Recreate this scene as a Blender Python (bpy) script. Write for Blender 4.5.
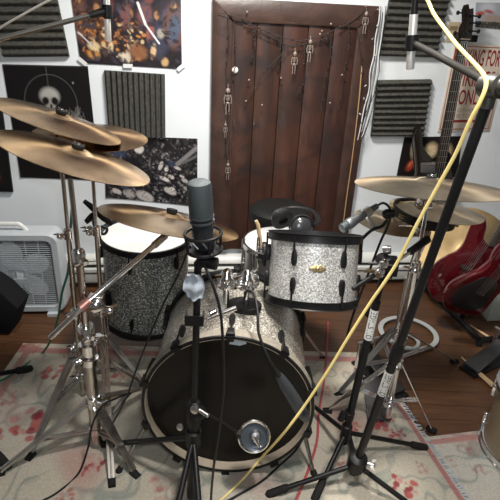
import bpy, math, random
import numpy as np
from mathutils import Vector, Matrix
random.seed(7)
RNG = np.random.RandomState(5)
for o in list(bpy.data.objects):
    bpy.data.objects.remove(o)
SC = bpy.context.scene
COL = SC.collection

# ------------------------------------------------------------------ camera
F, H = 500.0, 1.435
TH, RO = math.radians(25.5), math.radians(3.0)
_r = np.array([1, 0, 0.]); _u = np.array([0, math.sin(TH), math.cos(TH)]); _d = np.array([0, math.cos(TH), -math.sin(TH)])
_X = math.cos(RO) * _r + math.sin(RO) * _u
_Y = -math.sin(RO) * _r + math.cos(RO) * _u
EYE = np.array([0, 0, H])
cam_data = bpy.data.cameras.new('camera')
cam_data.sensor_width = 36; cam_data.sensor_height = 36; cam_data.lens = 36.0 * F / 500
cam_data.clip_start = .02
cam = bpy.data.objects.new('camera', cam_data); COL.objects.link(cam)
cam.matrix_world = Matrix(((_X[0], _Y[0], -_d[0], 0), (_X[1], _Y[1], -_d[1], 0), (_X[2], _Y[2], -_d[2], H), (0, 0, 0, 1)))
SC.camera = cam

# ------------------------------------------------------------------ light and exposure
SC.view_settings.view_transform = 'Standard'; SC.view_settings.look = 'None'
SC.view_settings.gamma = 1; SC.view_settings.use_curve_mapping = False
SC.view_settings.exposure = 0.0
world = bpy.data.worlds.new('room_ambient'); SC.world = world; world.use_nodes = True
world.node_tree.nodes['Background'].inputs[0].default_value = (.75, .85, 1, 1)
world.node_tree.nodes['Background'].inputs[1].default_value = 0.05

def area(name, loc, target, size, power, color):
    l = bpy.data.lights.new(name, 'AREA'); l.energy = power; l.color = color; l.shape = 'DISK'; l.size = size
    o = bpy.data.objects.new(name, l); COL.objects.link(o); o.location = loc
    o.rotation_euler = (Vector(target) - Vector(loc)).to_track_quat('-Z', 'Y').to_euler()
    return o
area('ceiling_lamp_light', (.0, 1.72, 2.15), (.0, 1.72, 0), .30, 48, (1, .95, .87))
area('lamp_behind_viewer', (.12, -.55, 2.1), (.0, 1.6, .6), .28, 7, (.88, .95, 1))
_l2 = area('rug_fill_light', (.30, .62, 2.36), (.22, .95, 0), .25, 17, (1, .95, .90)); _l2.data.spread = math.radians(112)  # added fill light, put in to brighten the front rug while sparing the wall
area('phone_flash', (.05, .02, H + .06), (.06, 1.5, .75), .03, 5.0, (.90, .96, 1))

# ------------------------------------------------------------------ pixel to place
def V(*a): return np.array(a, float)
def ray(px, py): return _X * (px - 250) + _Y * (250 - py) + _d * F
def P(px, py, y): v = ray(px, py); return EYE + v * (y / v[1])
def Pz(px, py, z=0.0): v = ray(px, py); return EYE + v * ((z - H) / v[2])
def Ppl(px, py, o, n): v = ray(px, py); n = np.array(n); return EYE + v * (((np.array(o) - EYE) @ n) / (v @ n))
WA = math.radians(7.5)
W0 = V(0, 2.58, 0); WN = V(math.sin(WA), -math.cos(WA), 0); WT = V(math.cos(WA), math.sin(WA), 0); UP = V(0, 0, 1)
def Pw(px, py, off=0.0): return Ppl(px, py, W0 + WN * off, WN)
def Wp(s, z, off=0.0): return W0 + WT * s + UP * z + WN * off
def Ws(px, py): p = Pw(px, py); return (p - W0) @ WT, p[2]
def nrm(v): v = np.array(v, float); return v / (np.linalg.norm(v) + 1e-12)
def basis(n):
    n = nrm(n); a = V(1, 0, 0) if abs(n[0]) < .8 else V(0, 1, 0)
    y = nrm(np.cross(n, a)); x = np.cross(y, n); return x, y, n
def spline(pts, n=8, closed=False):
    p = [np.array(q, float) for q in pts]
    if len(p) < 3 and not closed: return p
    q = [p[-1]] + p + [p[0], p[1]] if closed else [2 * p[0] - p[1]] + p + [2 * p[-1] - p[-2]]
    out = []
    for i in range(1, len(q) - 2):
        for k in range(n):
            t = k / n
            out.append(.5 * (2 * q[i] + (q[i + 1] - q[i - 1]) * t + (2 * q[i - 1] - 5 * q[i] + 4 * q[i + 1] - q[i + 2]) * t * t + (-q[i - 1] + 3 * q[i] - 3 * q[i + 1] + q[i + 2]) * t ** 3))
    if not closed: out.append(p[-1])
    return out

# ------------------------------------------------------------------ mesh builder
ORG = {}
class MB:
    def __init__(s): s.v = []; s.f = []; s.c = []
    def add(s, vs, fs, col=None):
        b = len(s.v); s.v += [tuple(map(float, q)) for q in vs]; s.f += [tuple(b + i for i in f) for f in fs]
        s.c += ([col] * len(vs) if not (isinstance(col, list)) else col)
        return s
    def box(s, c, size, ax=None, col=None):
        c = np.array(c, float); x, y, z = ax if ax is not None else (V(1, 0, 0), V(0, 1, 0), V(0, 0, 1))
        a, b, d = np.array(size) / 2
        vs = [c + i * a * x + j * b * y + k * d * z for k in (-1, 1) for i, j in ((-1, -1), (1, -1), (1, 1), (-1, 1))]
        return s.add(vs, [(3, 2, 1, 0), (4, 5, 6, 7), (0, 1, 5, 4), (1, 2, 6, 5), (2, 3, 7, 6), (3, 0, 4, 7)], col)
    def bar(s, a, b, w, t, up=(0, 0, 1)):
        a, b = np.array(a, float), np.array(b, float); z = nrm(b - a); x = nrm(np.cross(np.array(up, float), z) + 1e-9); y = np.cross(z, x)
        return s.box((a + b) / 2, (w, t, np.linalg.norm(b - a)), (x, y, z))
    def tube(s, path, r, n=10, closed=False, flat=1.0):
        p = [np.array(q, float) for q in path]; m = len(p)
        rr = [r] * m if np.isscalar(r) else list(r)
        up = None; vs = []
        for i in range(m):
            if closed: t = nrm(p[(i + 1) % m] - p[i - 1])
            else: t = nrm(p[min(i + 1, m - 1)] - p[max(i - 1, 0)])
            if up is None: x, y, _ = basis(t)
            else:
                x = up - t * (up @ t)
                x = nrm(x) if np.linalg.norm(x) > 1e-6 else basis(t)[0]
                y = np.cross(t, x)
            up = x
            for k in range(n):
                a = 2 * math.pi * k / n; vs.append(p[i] + rr[i] * (math.cos(a) * x + flat * math.sin(a) * y))
        fs = []
        for i in range(m if closed else m - 1):
            j = (i + 1) % m
            for k in range(n): fs.append((i * n + k, i * n + (k + 1) % n, j * n + (k + 1) % n, j * n + k))
        if not closed: fs += [tuple(reversed(range(n))), tuple(range((m - 1) * n, m * n))]
        return s.add(vs, fs)
    def rod(s, a, b, r, n=12): return s.tube([a, b], r, n)
    def lathe(s, prof, c=(0, 0, 0), axis=(0, 0, 1), n=40, closed=False, col=None):
        c = np.array(c, float); x, y, z = basis(axis); vs = []; m = len(prof)
        for rad, h in prof:
            for k in range(n):
                a = 2 * math.pi * k / n; vs.append(c + z * h + max(rad, 1e-5) * (math.cos(a) * x + math.sin(a) * y))
        fs = []
        for i in range(m if closed else m - 1):
            j = (i + 1) % m
            for k in range(n): fs.append((i * n + k, i * n + (k + 1) % n, j * n + (k + 1) % n, j * n + k))
        if not closed:
            if prof[0][0] > 1e-4: fs.append(tuple(reversed(range(n))))
            if prof[-1][0] > 1e-4: fs.append(tuple(range((m - 1) * n, m * n)))
        return s.add(vs, fs, col)
    def ball(s, c, r, n=16, sc=(1, 1, 1), ax=None):
        c = np.array(c, float); x, y, z = ax if ax is not None else (V(1, 0, 0), V(0, 1, 0), V(0, 0, 1)); h = n // 2; vs = []
        for i in range(h + 1):
            t = math.pi * i / h
            for k in range(n):
                a = 2 * math.pi * k / n; rs = max(math.sin(t), 1e-4)
                vs.append(c + r * (sc[0] * rs * math.cos(a) * x + sc[1] * rs * math.sin(a) * y - sc[2] * math.cos(t) * z))
        fs = [(i * n + k, i * n + (k + 1) % n, (i + 1) * n + (k + 1) % n, (i + 1) * n + k) for i in range(h) for k in range(n)]
        return s.add(vs, fs)
    def prism(s, pts, d, col=None, bev=0.0):
        """closed outline of 3-D points, thickened by the vector d, with a rounded rim"""
        p = [np.array(q, float) for q in pts]; d = np.array(d, float); n = len(p); c = sum(p) / n
        if bev:
            L = np.linalg.norm(d); lay = [(bev, 0), (bev * .3, bev * .3), (0, bev), (0, L - bev), (bev * .3, L - bev * .3), (bev, L)]
        else: lay = [(0, 0), (0, np.linalg.norm(d))]
        dn = nrm(d); vs = []
        for ins, h in lay:
            for i in range(n):
                t = nrm(p[(i + 1) % n] - p[i - 1]); nn = np.cross(dn, t)
                if nn @ (c - p[i]) < 0 and False: nn = -nn
                vs.append(p[i] + nn * ins * s._sgn(p, dn) + dn * h)
        m = len(lay); fs = []
        for i in range(m - 1):
            for k in range(n): fs.append((i * n + k, i * n + (k + 1) % n, (i + 1) * n + (k + 1) % n, (i + 1) * n + k))
        fs += [tuple(reversed(range(n))), tuple(range((m - 1) * n, m * n))]
        return s.add(vs, fs, col)
    def _sgn(s, p, dn):
        a = sum(np.cross(p[i], p[(i + 1) % len(p)]) @ dn for i in range(len(p))); return 1 if a > 0 else -1
    def grid(s, o, ex, ey, nx, ny, colors=None, hfun=None, en=None):
        X, Yy = np.meshgrid(np.linspace(0, 1, nx), np.linspace(0, 1, ny))
        vs = np.array(o)[None, :] + X.reshape(-1, 1) * np.array(ex)[None, :] + Yy.reshape(-1, 1) * np.array(ey)[None, :]
        if hfun is not None: vs = vs + hfun(X.ravel(), Yy.ravel())[:, None] * np.array(en)[None, :]
        fs = [(j * nx + i, j * nx + i + 1, (j + 1) * nx + i + 1, (j + 1) * nx + i) for j in range(ny - 1) for i in range(nx - 1)]
        cl = [tuple(c) for c in colors.reshape(-1, 3)] if colors is not None else None
        return s.add(vs, fs, cl)
    def build(s, name, m, parent=None, loc=None, rot=None, angle=40, smooth=True):
        """one mesh object; points are world points unless rot is given (then local)"""
        me = bpy.data.meshes.new(name)
        if parent is not None: o0 = ORG[parent.as_pointer()]
        else: o0 = np.array(loc if loc is not None else (0, 0, 0), float)
        sub = o0 if rot is None else np.zeros(3)
        me.from_pydata([(q[0] - sub[0], q[1] - sub[1], q[2] - sub[2]) for q in s.v], [], s.f)
        me.validate()
        import bmesh
        bm = bmesh.new(); bm.from_mesh(me); bmesh.ops.recalc_face_normals(bm, faces=bm.faces); bm.to_mesh(me); bm.free()
        if any(c is not None for c in s.c) and len(me.vertices) == len(s.c):
            at = me.color_attributes.new('col', 'FLOAT_COLOR', 'POINT')
            arr = np.ones((len(s.c), 4)); arr[:, :3] = np.array([c if c is not None else (1, 1, 1) for c in s.c]); at.data.foreach_set('color', arr.ravel())
        if smooth:
            me.polygons.foreach_set('use_smooth', [True] * len(me.polygons)); me.set_sharp_from_angle(angle=math.radians(angle))
        me.materials.append(m)
        o = bpy.data.objects.new(name, me); COL.objects.link(o)
        if parent is not None: o.parent = parent
        else:
            o.location = o0
            if rot is not None: o.rotation_euler = Matrix(np.array(rot).T.tolist()).to_euler() if np.array(rot).shape == (3, 3) else rot
        ORG[o.as_pointer()] = o0 if rot is None else np.zeros(3)
        return o
def tag(o, label, cat, group=None, kind=None):
    if label: o['label'] = label
    if cat: o['category'] = cat
    if group: o['group'] = group
    if kind: o['kind'] = kind
    return o
def thing(name, label, cat, loc, group=None):
    o = bpy.data.objects.new(name, None); COL.objects.link(o); o.empty_display_size = .05
    o.location = loc; ORG[o.as_pointer()] = np.array(loc, float)
    return tag(o, label, cat, group)
def struct(o): o['kind'] = 'structure'; return o

# ------------------------------------------------------------------ materials
def new_mat(name):
    m = bpy.data.materials.new(name); m.use_nodes = True; nt = m.node_tree
    return m, nt, nt.nodes['Principled BSDF']
def N(nt, t, **kw):
    n = nt.nodes.new(t)
    for k, v in kw.items():
        if k in n.inputs: n.inputs[k].default_value = v
        else: setattr(n, k, v)
    return n
def mixc(nt, fac, a, b, blend='MIX'):
    n = nt.nodes.new('ShaderNodeMix'); n.data_type = 'RGBA'; n.blend_type = blend
    for sock, val in ((n.inputs['Factor'], fac), (n.inputs['A'], a), (n.inputs['B'], b)):
        pass
    ins = {'f': n.inputs[0], 'a': n.inputs[6], 'b': n.inputs[7]}
    for k, val in (('f', fac), ('a', a), ('b', b)):
        if hasattr(val, 'is_linked') or hasattr(val, 'links'): nt.links.new(val, ins[k])
        elif k == 'f': ins[k].default_value = val
        else: ins[k].default_value = tuple(val) + ((1,) if len(val) == 3 else ())
    return n.outputs[2]
def M(name, col, rough=.5, metal=0.0, col2=None, scale=12, bump=0.0, coat=0.0, spec=.5, attr=False, stretch=None, bscale=None, emit=None):
    m, nt, b = new_mat(name); L = nt.links
    tc = N(nt, 'ShaderNodeTexCoord'); co = tc.outputs['Object']
    if stretch:
        mp = N(nt, 'ShaderNodeMapping'); mp.inputs['Scale'].default_value = stretch; L.new(co, mp.inputs[0]); co = mp.outputs[0]
    nz = N(nt, 'ShaderNodeTexNoise', Scale=scale, Detail=5.0); L.new(co, nz.inputs['Vector'])
    rp = N(nt, 'ShaderNodeMapRange'); rp.inputs[1].default_value = .32; rp.inputs[2].default_value = .68; L.new(nz.outputs[0], rp.inputs[0])
    c2 = col2 if col2 else tuple(x * .88 for x in col)
    c = mixc(nt, rp.outputs[0], col, c2)
    if attr:
        a = N(nt, 'ShaderNodeVertexColor', layer_name='col'); c = mixc(nt, 1.0, c, a.outputs[0], 'MULTIPLY')
    L.new(c, b.inputs['Base Color'])
    b.inputs['Roughness'].default_value = rough; b.inputs['Metallic'].default_value = metal
    b.inputs['Coat Weight'].default_value = coat; b.inputs['Specular IOR Level'].default_value = spec
    if bump:
        bn = N(nt, 'ShaderNodeBump', Strength=bump, Distance=.004); n2 = N(nt, 'ShaderNodeTexNoise', Scale=bscale or scale * 4, Detail=4.0); L.new(co, n2.inputs['Vector'])
        L.new(n2.outputs[0], bn.inputs['Height']); L.new(bn.outputs[0], b.inputs['Normal'])
    return m
def sparkle(name, base, fleck, dens=.80, scale=170):
    m, nt, b = new_mat(name); L = nt.links; tc = N(nt, 'ShaderNodeTexCoord')
    v = N(nt, 'ShaderNodeTexVoronoi', Scale=scale); L.new(tc.outputs['Object'], v.inputs['Vector'])
    sp = N(nt, 'ShaderNodeSeparateColor'); L.new(v.outputs['Color'], sp.inputs[0])
    rp = N(nt, 'ShaderNodeValToRGB'); e = rp.color_ramp.elements
    e[0].position = .0; e[0].color = tuple(x * .45 for x in base) + (1,); e[1].position = 1; e[1].color = tuple(fleck) + (1,)
    k = e.new(dens - .25); k.color = tuple(base) + (1,); k = e.new(dens); k.color = tuple(x * 1.35 for x in base) + (1,); k = e.new(dens + .06); k.color = tuple(fleck) + (1,)
    L.new(sp.outputs[0], rp.inputs[0]); L.new(rp.outputs[0], b.inputs['Base Color'])
    mt = N(nt, 'ShaderNodeMapRange'); mt.inputs[1].default_value = .5; mt.inputs[2].default_value = 1; mt.inputs[3].default_value = .35; mt.inputs[4].default_value = .85
    L.new(sp.outputs[1], mt.inputs[0]); L.new(mt.outputs[0], b.inputs['Metallic'])
    b.inputs['Roughness'].default_value = .38; b.inputs['Coat Weight'].default_value = .7; b.inputs['Coat Roughness'].default_value = .22
    bn = N(nt, 'ShaderNodeBump', Strength=.55, Distance=.002); L.new(sp.outputs[2], bn.inputs['Height']); L.new(bn.outputs[0], b.inputs['Normal'])
    return m
def cymbal_mat(name, c1, c2, rough=.3, aniso=.6):
    m, nt, b = new_mat(name); L = nt.links; tc = N(nt, 'ShaderNodeTexCoord')
    w = N(nt, 'ShaderNodeTexWave', wave_type='RINGS', rings_direction='Z', Scale=55.0, Distortion=.3); L.new(tc.outputs['Object'], w.inputs['Vector'])
    nz = N(nt, 'ShaderNodeTexNoise', Scale=9.0, Detail=6.0); L.new(tc.outputs['Object'], nz.inputs['Vector'])
    rp = N(nt, 'ShaderNodeMapRange'); rp.inputs[1].default_value = .35; rp.inputs[2].default_value = .65; L.new(nz.outputs[0], rp.inputs[0])
    c = mixc(nt, rp.outputs[0], c1, c2); L.new(c, b.inputs['Base Color'])
    b.inputs['Metallic'].default_value = 1; b.inputs['Roughness'].default_value = rough; b.inputs['Anisotropic'].default_value = aniso
    tg = N(nt, 'ShaderNodeTangent', direction_type='RADIAL', axis='Z'); L.new(tg.outputs[0], b.inputs['Tangent'])
    bn = N(nt, 'ShaderNodeBump', Strength=.12, Distance=.0015); L.new(w.outputs[0], bn.inputs['Height']); L.new(bn.outputs[0], b.inputs['Normal'])
    return m
def wood_floor(name):
    m, nt, b = new_mat(name); L = nt.links; tc = N(nt, 'ShaderNodeTexCoord')
    br = N(nt, 'ShaderNodeTexBrick', Scale=1.0); br.offset = .37; br.inputs['Brick Width'].default_value = 1.1; br.inputs['Row Height'].default_value = .085; br.inputs['Mortar Size'].default_value = .0016
    br.inputs['Color1'].default_value = (.105, .048, .022, 1); br.inputs['Color2'].default_value = (.075, .033, .015, 1); br.inputs['Mortar'].default_value = (.02, .01, .006, 1)
    L.new(tc.outputs['Object'], br.inputs['Vector'])
    mp = N(nt, 'ShaderNodeMapping'); mp.inputs['Scale'].default_value = (2, 26, 1); L.new(tc.outputs['Object'], mp.inputs[0])
    nz = N(nt, 'ShaderNodeTexNoise', Scale=3.0, Detail=6.0); L.new(mp.outputs[0], nz.inputs['Vector'])
    c = mixc(nt, .75, br.outputs[0], nz.outputs[0], 'OVERLAY'); L.new(c, b.inputs['Base Color'])
    b.inputs['Roughness'].default_value = .42
    return m

WALL = M('painted_plaster', (.74, .79, .83), .65, col2=(.70, .75, .80), scale=3, bump=.08, bscale=90)
CEIL = M('ceiling_paint', (.55, .53, .50), .8)
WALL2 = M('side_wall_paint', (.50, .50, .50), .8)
FLOOR = wood_floor('wood_boards')
DOORW = M('dark_red_wood', (.074, .029, .019), .42, col2=(.030, .013, .010), scale=3.2, stretch=(5, 5, .8), bump=.35, bscale=7, attr=True, coat=.12)
_nt = DOORW.node_tree; _b = _nt.nodes['Principled BSDF']; _src = _b.inputs['Base Color'].links[0].from_socket
_tc = N(_nt, 'ShaderNodeTexCoord'); _n1 = N(_nt, 'ShaderNodeTexNoise', Scale=4.5, Detail=4.0, Distortion=1.2); _nt.links.new(_tc.outputs['Object'], _n1.inputs['Vector'])
_r1 = N(_nt, 'ShaderNodeMapRange'); _r1.inputs[1].default_value = .48; _r1.inputs[2].default_value = .66; _nt.links.new(_n1.outputs[0], _r1.inputs[0])
_c1 = mixc(_nt, _r1.outputs[0], _src, (.022, .012, .011))
_vo = N(_nt, 'ShaderNodeTexVoronoi', Scale=3.6); _nt.links.new(_tc.outputs['Object'], _vo.inputs['Vector'])
_r2 = N(_nt, 'ShaderNodeMapRange'); _r2.inputs[1].default_value = .07; _r2.inputs[2].default_value = .16; _r2.inputs[3].default_value = .8; _r2.inputs[4].default_value = 0; _nt.links.new(_vo.outputs['Distance'], _r2.inputs[0])
_c2 = mixc(_nt, _r2.outputs[0], _c1, (.014, .008, .007)); _nt.links.new(_c2, _b.inputs['Base Color'])
FRAMEW = M('dark_frame_wood', (.060, .031, .024), .40, col2=(.032, .017, .014), scale=4, stretch=(3, 3, 3), bump=.25, coat=.1)
HEATW = M('heater_enamel', (.66, .68, .66), .4)
DARKSLOT = M('dark_slot', (.05, .045, .04), .7)
FOAM = M('charcoal_foam', (.085, .085, .075), .95, col2=(.045, .045, .042), scale=70, bump=.6, bscale=300, spec=.1)
PAINTED = M('printed_paper', (1, 1, 1), .28, col2=(.93, .93, .93), attr=True, spec=.25)
PLAINVC = M('woven_wool', (1, 1, 1), .95, col2=(.8, .8, .8), scale=120, attr=True, bump=.7, bscale=420, spec=.1)
CHROME = M('chrome', (.86, .86, .87), .13, 1, col2=(.7, .7, .71), scale=6)
DCHROME = M('worn_chrome', (.62, .60, .57), .24, 1, col2=(.42, .39, .36), scale=10)
STEEL = M('brushed_steel', (.55, .55, .55), .35, 1)
SATIN = M('satin_nickel', (.78, .78, .77), .38, .55)
BLACKM = M('black_powder_coat', (.007, .007, .0075), .40, col2=(.009, .009, .01), spec=.22)
BLACKP = M('black_plastic', (.007, .007, .0075), .45, spec=.25)
RUBBER = M('black_rubber', (.014, .014, .014), .8, spec=.2)
HEADB = M('black_drumhead', (.005, .0045, .0045), .30, col2=(.009, .007, .006), scale=4, spec=.18)
HEADW = M('coated_drumhead', (.60, .61, .61), .6, col2=(.52, .53, .53))
SPARK = sparkle('silver_sparkle_wrap', (.58, .58, .56), (.98, .98, .95), .72, 330)
SPARKD = sparkle('champagne_sparkle_wrap', (.36, .335, .29), (.95, .9, .8), .78, 330)
SPARKF = sparkle('grey_sparkle_wrap', (.17, .18, .175), (.8, .85, .82), .80, 300)
HOOPI = M('hoop_inlay', (.42, .355, .27), .45, .0, col2=(.34, .285, .22), scale=25)
CYM = cymbal_mat('bronze_cymbal', (.66, .46, .27), (.30, .19, .095), .24, .85)
CYML = cymbal_mat('pale_bronze_cymbal', (.64, .53, .38), (.40, .31, .21), .30, .8)
CYMG = cymbal_mat('gold_cymbal', (.42, .31, .17), (.28, .20, .10), .5, .4)
FELT = M('black_felt', (.02, .02, .02), .95, spec=.05)
FANW = M('white_fan_plastic', (.52, .56, .60), .45, col2=(.47, .51, .55))
FANB = M('fan_blade_plastic', (.78, .82, .86), .35)
REDG = M('red_guitar_lacquer', (.095, .003, .007), .12, .2, col2=(.045, .002, .004), coat=.8, scale=5)
BLACKG = M('black_guitar_lacquer', (.007, .006, .006), .14, col2=(.012, .008, .006), coat=.7, scale=5)
ROSE = M('rosewood', (.026, .016, .012), .5, col2=(.015, .010, .008), scale=40)
MAPLE = M('maple', (.55, .36, .17), .45, col2=(.45, .28, .12), scale=20)
STICKW = M('hickory', (.62, .45, .26), .5, col2=(.5, .35, .2), scale=25)
TANSH = M('tan_drum_wrap', (.20, .155, .10), .4, col2=(.26, .2, .13), scale=90, coat=.3)
YEL = M('yellow_cable', (.82, .64, .22), .42, col2=(.86, .70, .30))
GREENC = M('green_cable', (.03, .16, .10), .5)
REDC = M('red_cable', (.42, .07, .08), .5)
BLACKC = M('black_cable', (.009, .009, .01), .5, spec=.3)
WHITEC = M('white_cable', (.66, .68, .70), .45)
GREYM = M('grey_mic_body', (.13, .14, .15), .38, .5)
GRILLE = M('mic_grille', (.075, .095, .10), .45, .5, col2=(.045, .055, .06), scale=420, bump=.5, bscale=500)
MICB = M('mic_body', (.022, .026, .030), .35, .3)
CLOTH = M('white_cloth', (.44, .48, .53), .8, col2=(.34, .39, .45), scale=14)
VINYL = M('black_vinyl', (.008, .008, .008), .6, spec=.25)
SIGNB = M('sign_enamel', (.74, .66, .56), .4, col2=(.70, .61, .52))
SIGNR = M('sign_red', (.33, .022, .02), .45)
SIGNG = M('sign_grey', (.30, .28, .26), .5)
STICKER = M('white_label', (.72, .72, .70), .5)
INK = M('black_ink', (.015, .015, .015), .6)
GOLD = M('gold_badge', (.62, .50, .27), .35, .8, col2=(.30, .24, .12), scale=220)
BONE = M('bone_plastic', (.30, .25, .225), .5, col2=(.19, .155, .135), scale=60)
GARL = M('black_garland', (.02, .018, .018), .7)
RINGW = M('pale_plastic', (.42, .44, .44), .5)
BOXW = M('pale_plastic_tub', (.50, .54, .50), .5)
TAPE = M('sticky_tape', (.72, .74, .76), .3)
PINKL = M('pink_clamp', (.42, .22, .19), .35, .7)
# ------------------------------------------------------------------ shared shapes
def text_mb(mb, txt, o, ex, ey, off=.001, en=None, bold=False):
    """lettering filling the rectangle o + ex (reading direction), ey (upwards)"""
    cu = bpy.data.curves.new('lettering', 'FONT'); cu.body = txt; cu.resolution_u = 3; cu.offset = .015 if bold else 0
    ob = bpy.data.objects.new('lettering', cu); COL.objects.link(ob); bpy.context.view_layer.update()
    me = bpy.data.meshes.new_from_object(ob.evaluated_get(bpy.context.evaluated_depsgraph_get()))
    vs = np.array([v.co[:2] for v in me.vertices]); fs = [tuple(p.vertices) for p in me.polygons]
    bpy.data.objects.remove(ob); bpy.data.curves.remove(cu); bpy.data.meshes.remove(me)
    mn, mx = vs.min(0), vs.max(0); q = (vs - mn) / (mx - mn)
    en = nrm(np.cross(ex, ey)) if en is None else en
    mb.add([np.array(o) + np.array(ex) * a + np.array(ey) * b + en * off for a, b in q], fs)
def disc_frame(c, n): return np.array(c), basis(n)
def wingnut(mb, c, n, s=1.0):
    x, y, z = basis(n)
    mb.lathe([(.007 * s, 0), (.007 * s, .012 * s), (.004 * s, .016 * s)], c, n, 10)
    for sg in (-1, 1): mb.prism([c + z * .004 * s + x * sg * .006 * s, c + z * .006 * s + x * sg * .018 * s, c + z * .018 * s + x * sg * .02 * s, c + z * .012 * s + x * sg * .006 * s], y * .003)
def cable(name, pts, r, m, label, cat='cable', n=8, k=8):
    p = spline(pts, k); o = MB().tube(p, r, n).build(name, m, loc=p[-1]); return tag(o, label, cat)
def cymbal(c, R, n, m, label, group, name='cymbal', bell=.22, spin=0):
    x, y, z = basis(n)
    h = R * .085
    pr = [(.006, h * 1.55), (R * bell * .35, h * 1.52), (R * bell * .7, h * 1.32), (R * bell * .95, h * 1.02), (R * bell * 1.06, h * .92)]
    pr += [(R * t, h * .92 * (1 - ((t - bell) / (1 - bell)) ** 1.5)) for t in (.35, .5, .65, .8, .9, .96, 1)]
    pr += [(R * t, h * .92 * (1 - ((t - bell) / (1 - bell)) ** 1.5) - .0016) for t in (1, .9, .65, .35)] + [(R * bell, h * .9), (R * bell * .7, h * 1.2), (.006, h * 1.45)]
    mb = MB().lathe(pr, n=96, closed=True)
    o = mb.build(name, m, loc=c, rot=(x, y, z), angle=60)
    return tag(o, label, 'cymbal', group)
def foot(mb, a, d, r=.012, l=.03): mb.tube([a, np.array(a) + nrm(d) * l], [r, r * .95], 10)
def tripod_flat(root, hub, feet, m, top, w=.012, double=True):
    """drum-hardware tripod: double flat legs from a sliding collar, braces to the pole"""
    for ft in feet:
        ft = np.array(ft, float); out = nrm((ft - hub) * V(1, 1, 0)); side = np.cross(out, UP)
        a = np.array(top, float) + out * .014
        leg = MB()
        for sg in ((-1, 1) if double else (0,)): leg.bar(a + side * sg * .010, ft + UP * .018 + side * sg * .003, .004, w, side)
        lo = leg.build('leg', m, root)
        q = MB(); foot(q, ft + UP * .002 - out * .010 + UP * .006, nrm(ft + UP * .02 - a) * V(1, 1, .2), .013, .034); q.build('rubber_foot', RUBBER, lo)
        mid = a + (ft - a) * .55
        br = MB()
        for sg in (-1, 1): br.bar(np.array(hub) + out * .012 + side * sg * .006, mid + UP * .008 + side * sg * .007, .0035, .009, side)
        br.build('brace', m, root)
def tripod_tube(root, hub, feet, m, r=.009):
    hub = np.array(hub, float)
    for ft in feet:
        ft = np.array(ft, float); d = nrm(ft - hub)
        lo = MB().tube([hub + d * .02, ft - d * .06 + UP * .012], r, 12).build('leg', m, root)
        MB().tube([ft - d * .07 + UP * .013, ft - d * .06 + UP * .012, ft + UP * .012, ft + d * .006 + UP * .010], [r * 1.1, r * 1.55, r * 1.6, r * .9], 12).build('rubber_foot', RUBBER, lo)
def lug(c, out, ax, m, parent, L=.055, w=.017):
    """teardrop drum lug, long along ax"""
    out = nrm(out); ax = nrm(ax); t = np.cross(ax, out); mb = MB()
    pts = []
    for i in range(20):
        a = 2 * math.pi * i / 20; pts.append(np.array(c) + ax * math.sin(a) * L / 2 + t * math.cos(a) * w * (.5 - .14 * math.sin(a)))
    mb.prism(pts, out * .018, bev=.005); return mb.build('lug', m, parent)
def ringp(r0, r1, h0, h1): return [(r0, h0), (r1, h0), (r1, h1), (r0, h1)]
def drum(name, label, cat, c, R, L, axis, shellm, hoopm, lugm, nl, up=(0, 0, 1), headm=HEADW, hoopw=.016, phase=0, group=None, lugm2=None, root=None, bottom=True):
    """c = centre of the playing head, axis = direction out of that head"""
    c = np.array(c, float); axis = nrm(axis); x, y, _ = basis(axis)
    if root is None: root = thing(name, label, cat, c - axis * L, group)
    MB().lathe([(R, -L), (R, 0), (R - .006, 0), (R - .006, -L)], c, axis, 72, closed=True).build('shell', shellm, root)
    MB().lathe([(1e-4, .001), (R * .5, .001), (R + .002, .0005), (R + .004, -.006), (R - .003, -.006)], c, axis, 72).build('batter_head', headm, root)
    if bottom: MB().lathe([(1e-4, -L - .001), (R + .002, -L - .001), (R + .003, -L + .004)], c, axis, 72).build('bottom_head', HEADW, root)
    for nm, h in (('top_hoop', 0.), ('bottom_hoop', -L)):
        sg = 1 if nm == 'top_hoop' else -1
        MB().lathe([(R + .004, h - sg * .008), (R + .011, h - sg * .008), (R + .009, h - sg * .001), (R + .0095, h + sg * (hoopw - .003)), (R + .013, h + sg * hoopw), (R + .004, h + sg * hoopw), (R + .003, h)], c, axis, 72, closed=True).build(nm, hoopm, root)
    fv = V(0, -1, 0); af = math.atan2(fv @ y, fv @ x)
    for i in range(nl):
        a = af + 2 * math.pi * (i + .5 + phase) / nl; out = math.cos(a) * x + math.sin(a) * y
        for sg in (0, 1):
            hh = -.055 if sg == 0 else -L + .055
            lg = lug(c + out * (R - .002) + axis * hh, out, axis * (1 if sg == 0 else -1), lugm, root)
            he = .012 if sg == 0 else -L - .012
            MB().tube([c + out * (R + .012) + axis * (hh + (.02 if sg == 0 else -.02)), c + out * (R + .013) + axis * he], .0032, 8).build('tension_rod', CHROME if lugm2 is None else lugm2, root)
    return root

# ================================================================== THE ROOM
SL, SR, YB, CH = -2.3, 2.5, -1.6, 2.42
struct(MB().prism([Wp(SL, 0), Wp(SR, 0), Wp(SR, CH), Wp(SL, CH)], -WN * .1).build('wall_back', WALL))
lb, rb = Wp(SL, 0), Wp(SR, 0)
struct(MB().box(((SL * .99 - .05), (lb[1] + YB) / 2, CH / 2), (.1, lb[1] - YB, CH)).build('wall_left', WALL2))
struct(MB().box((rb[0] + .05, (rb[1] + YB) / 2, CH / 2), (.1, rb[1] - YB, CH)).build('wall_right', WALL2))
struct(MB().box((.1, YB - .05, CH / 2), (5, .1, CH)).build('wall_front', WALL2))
struct(MB().box((.1, .6, CH + .05), (5.2, 4.8, .1)).build('ceiling', CEIL))
struct(MB().box((.1, .6, -.05), (5.2, 4.8, .1)).build('floor', FLOOR))

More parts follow.
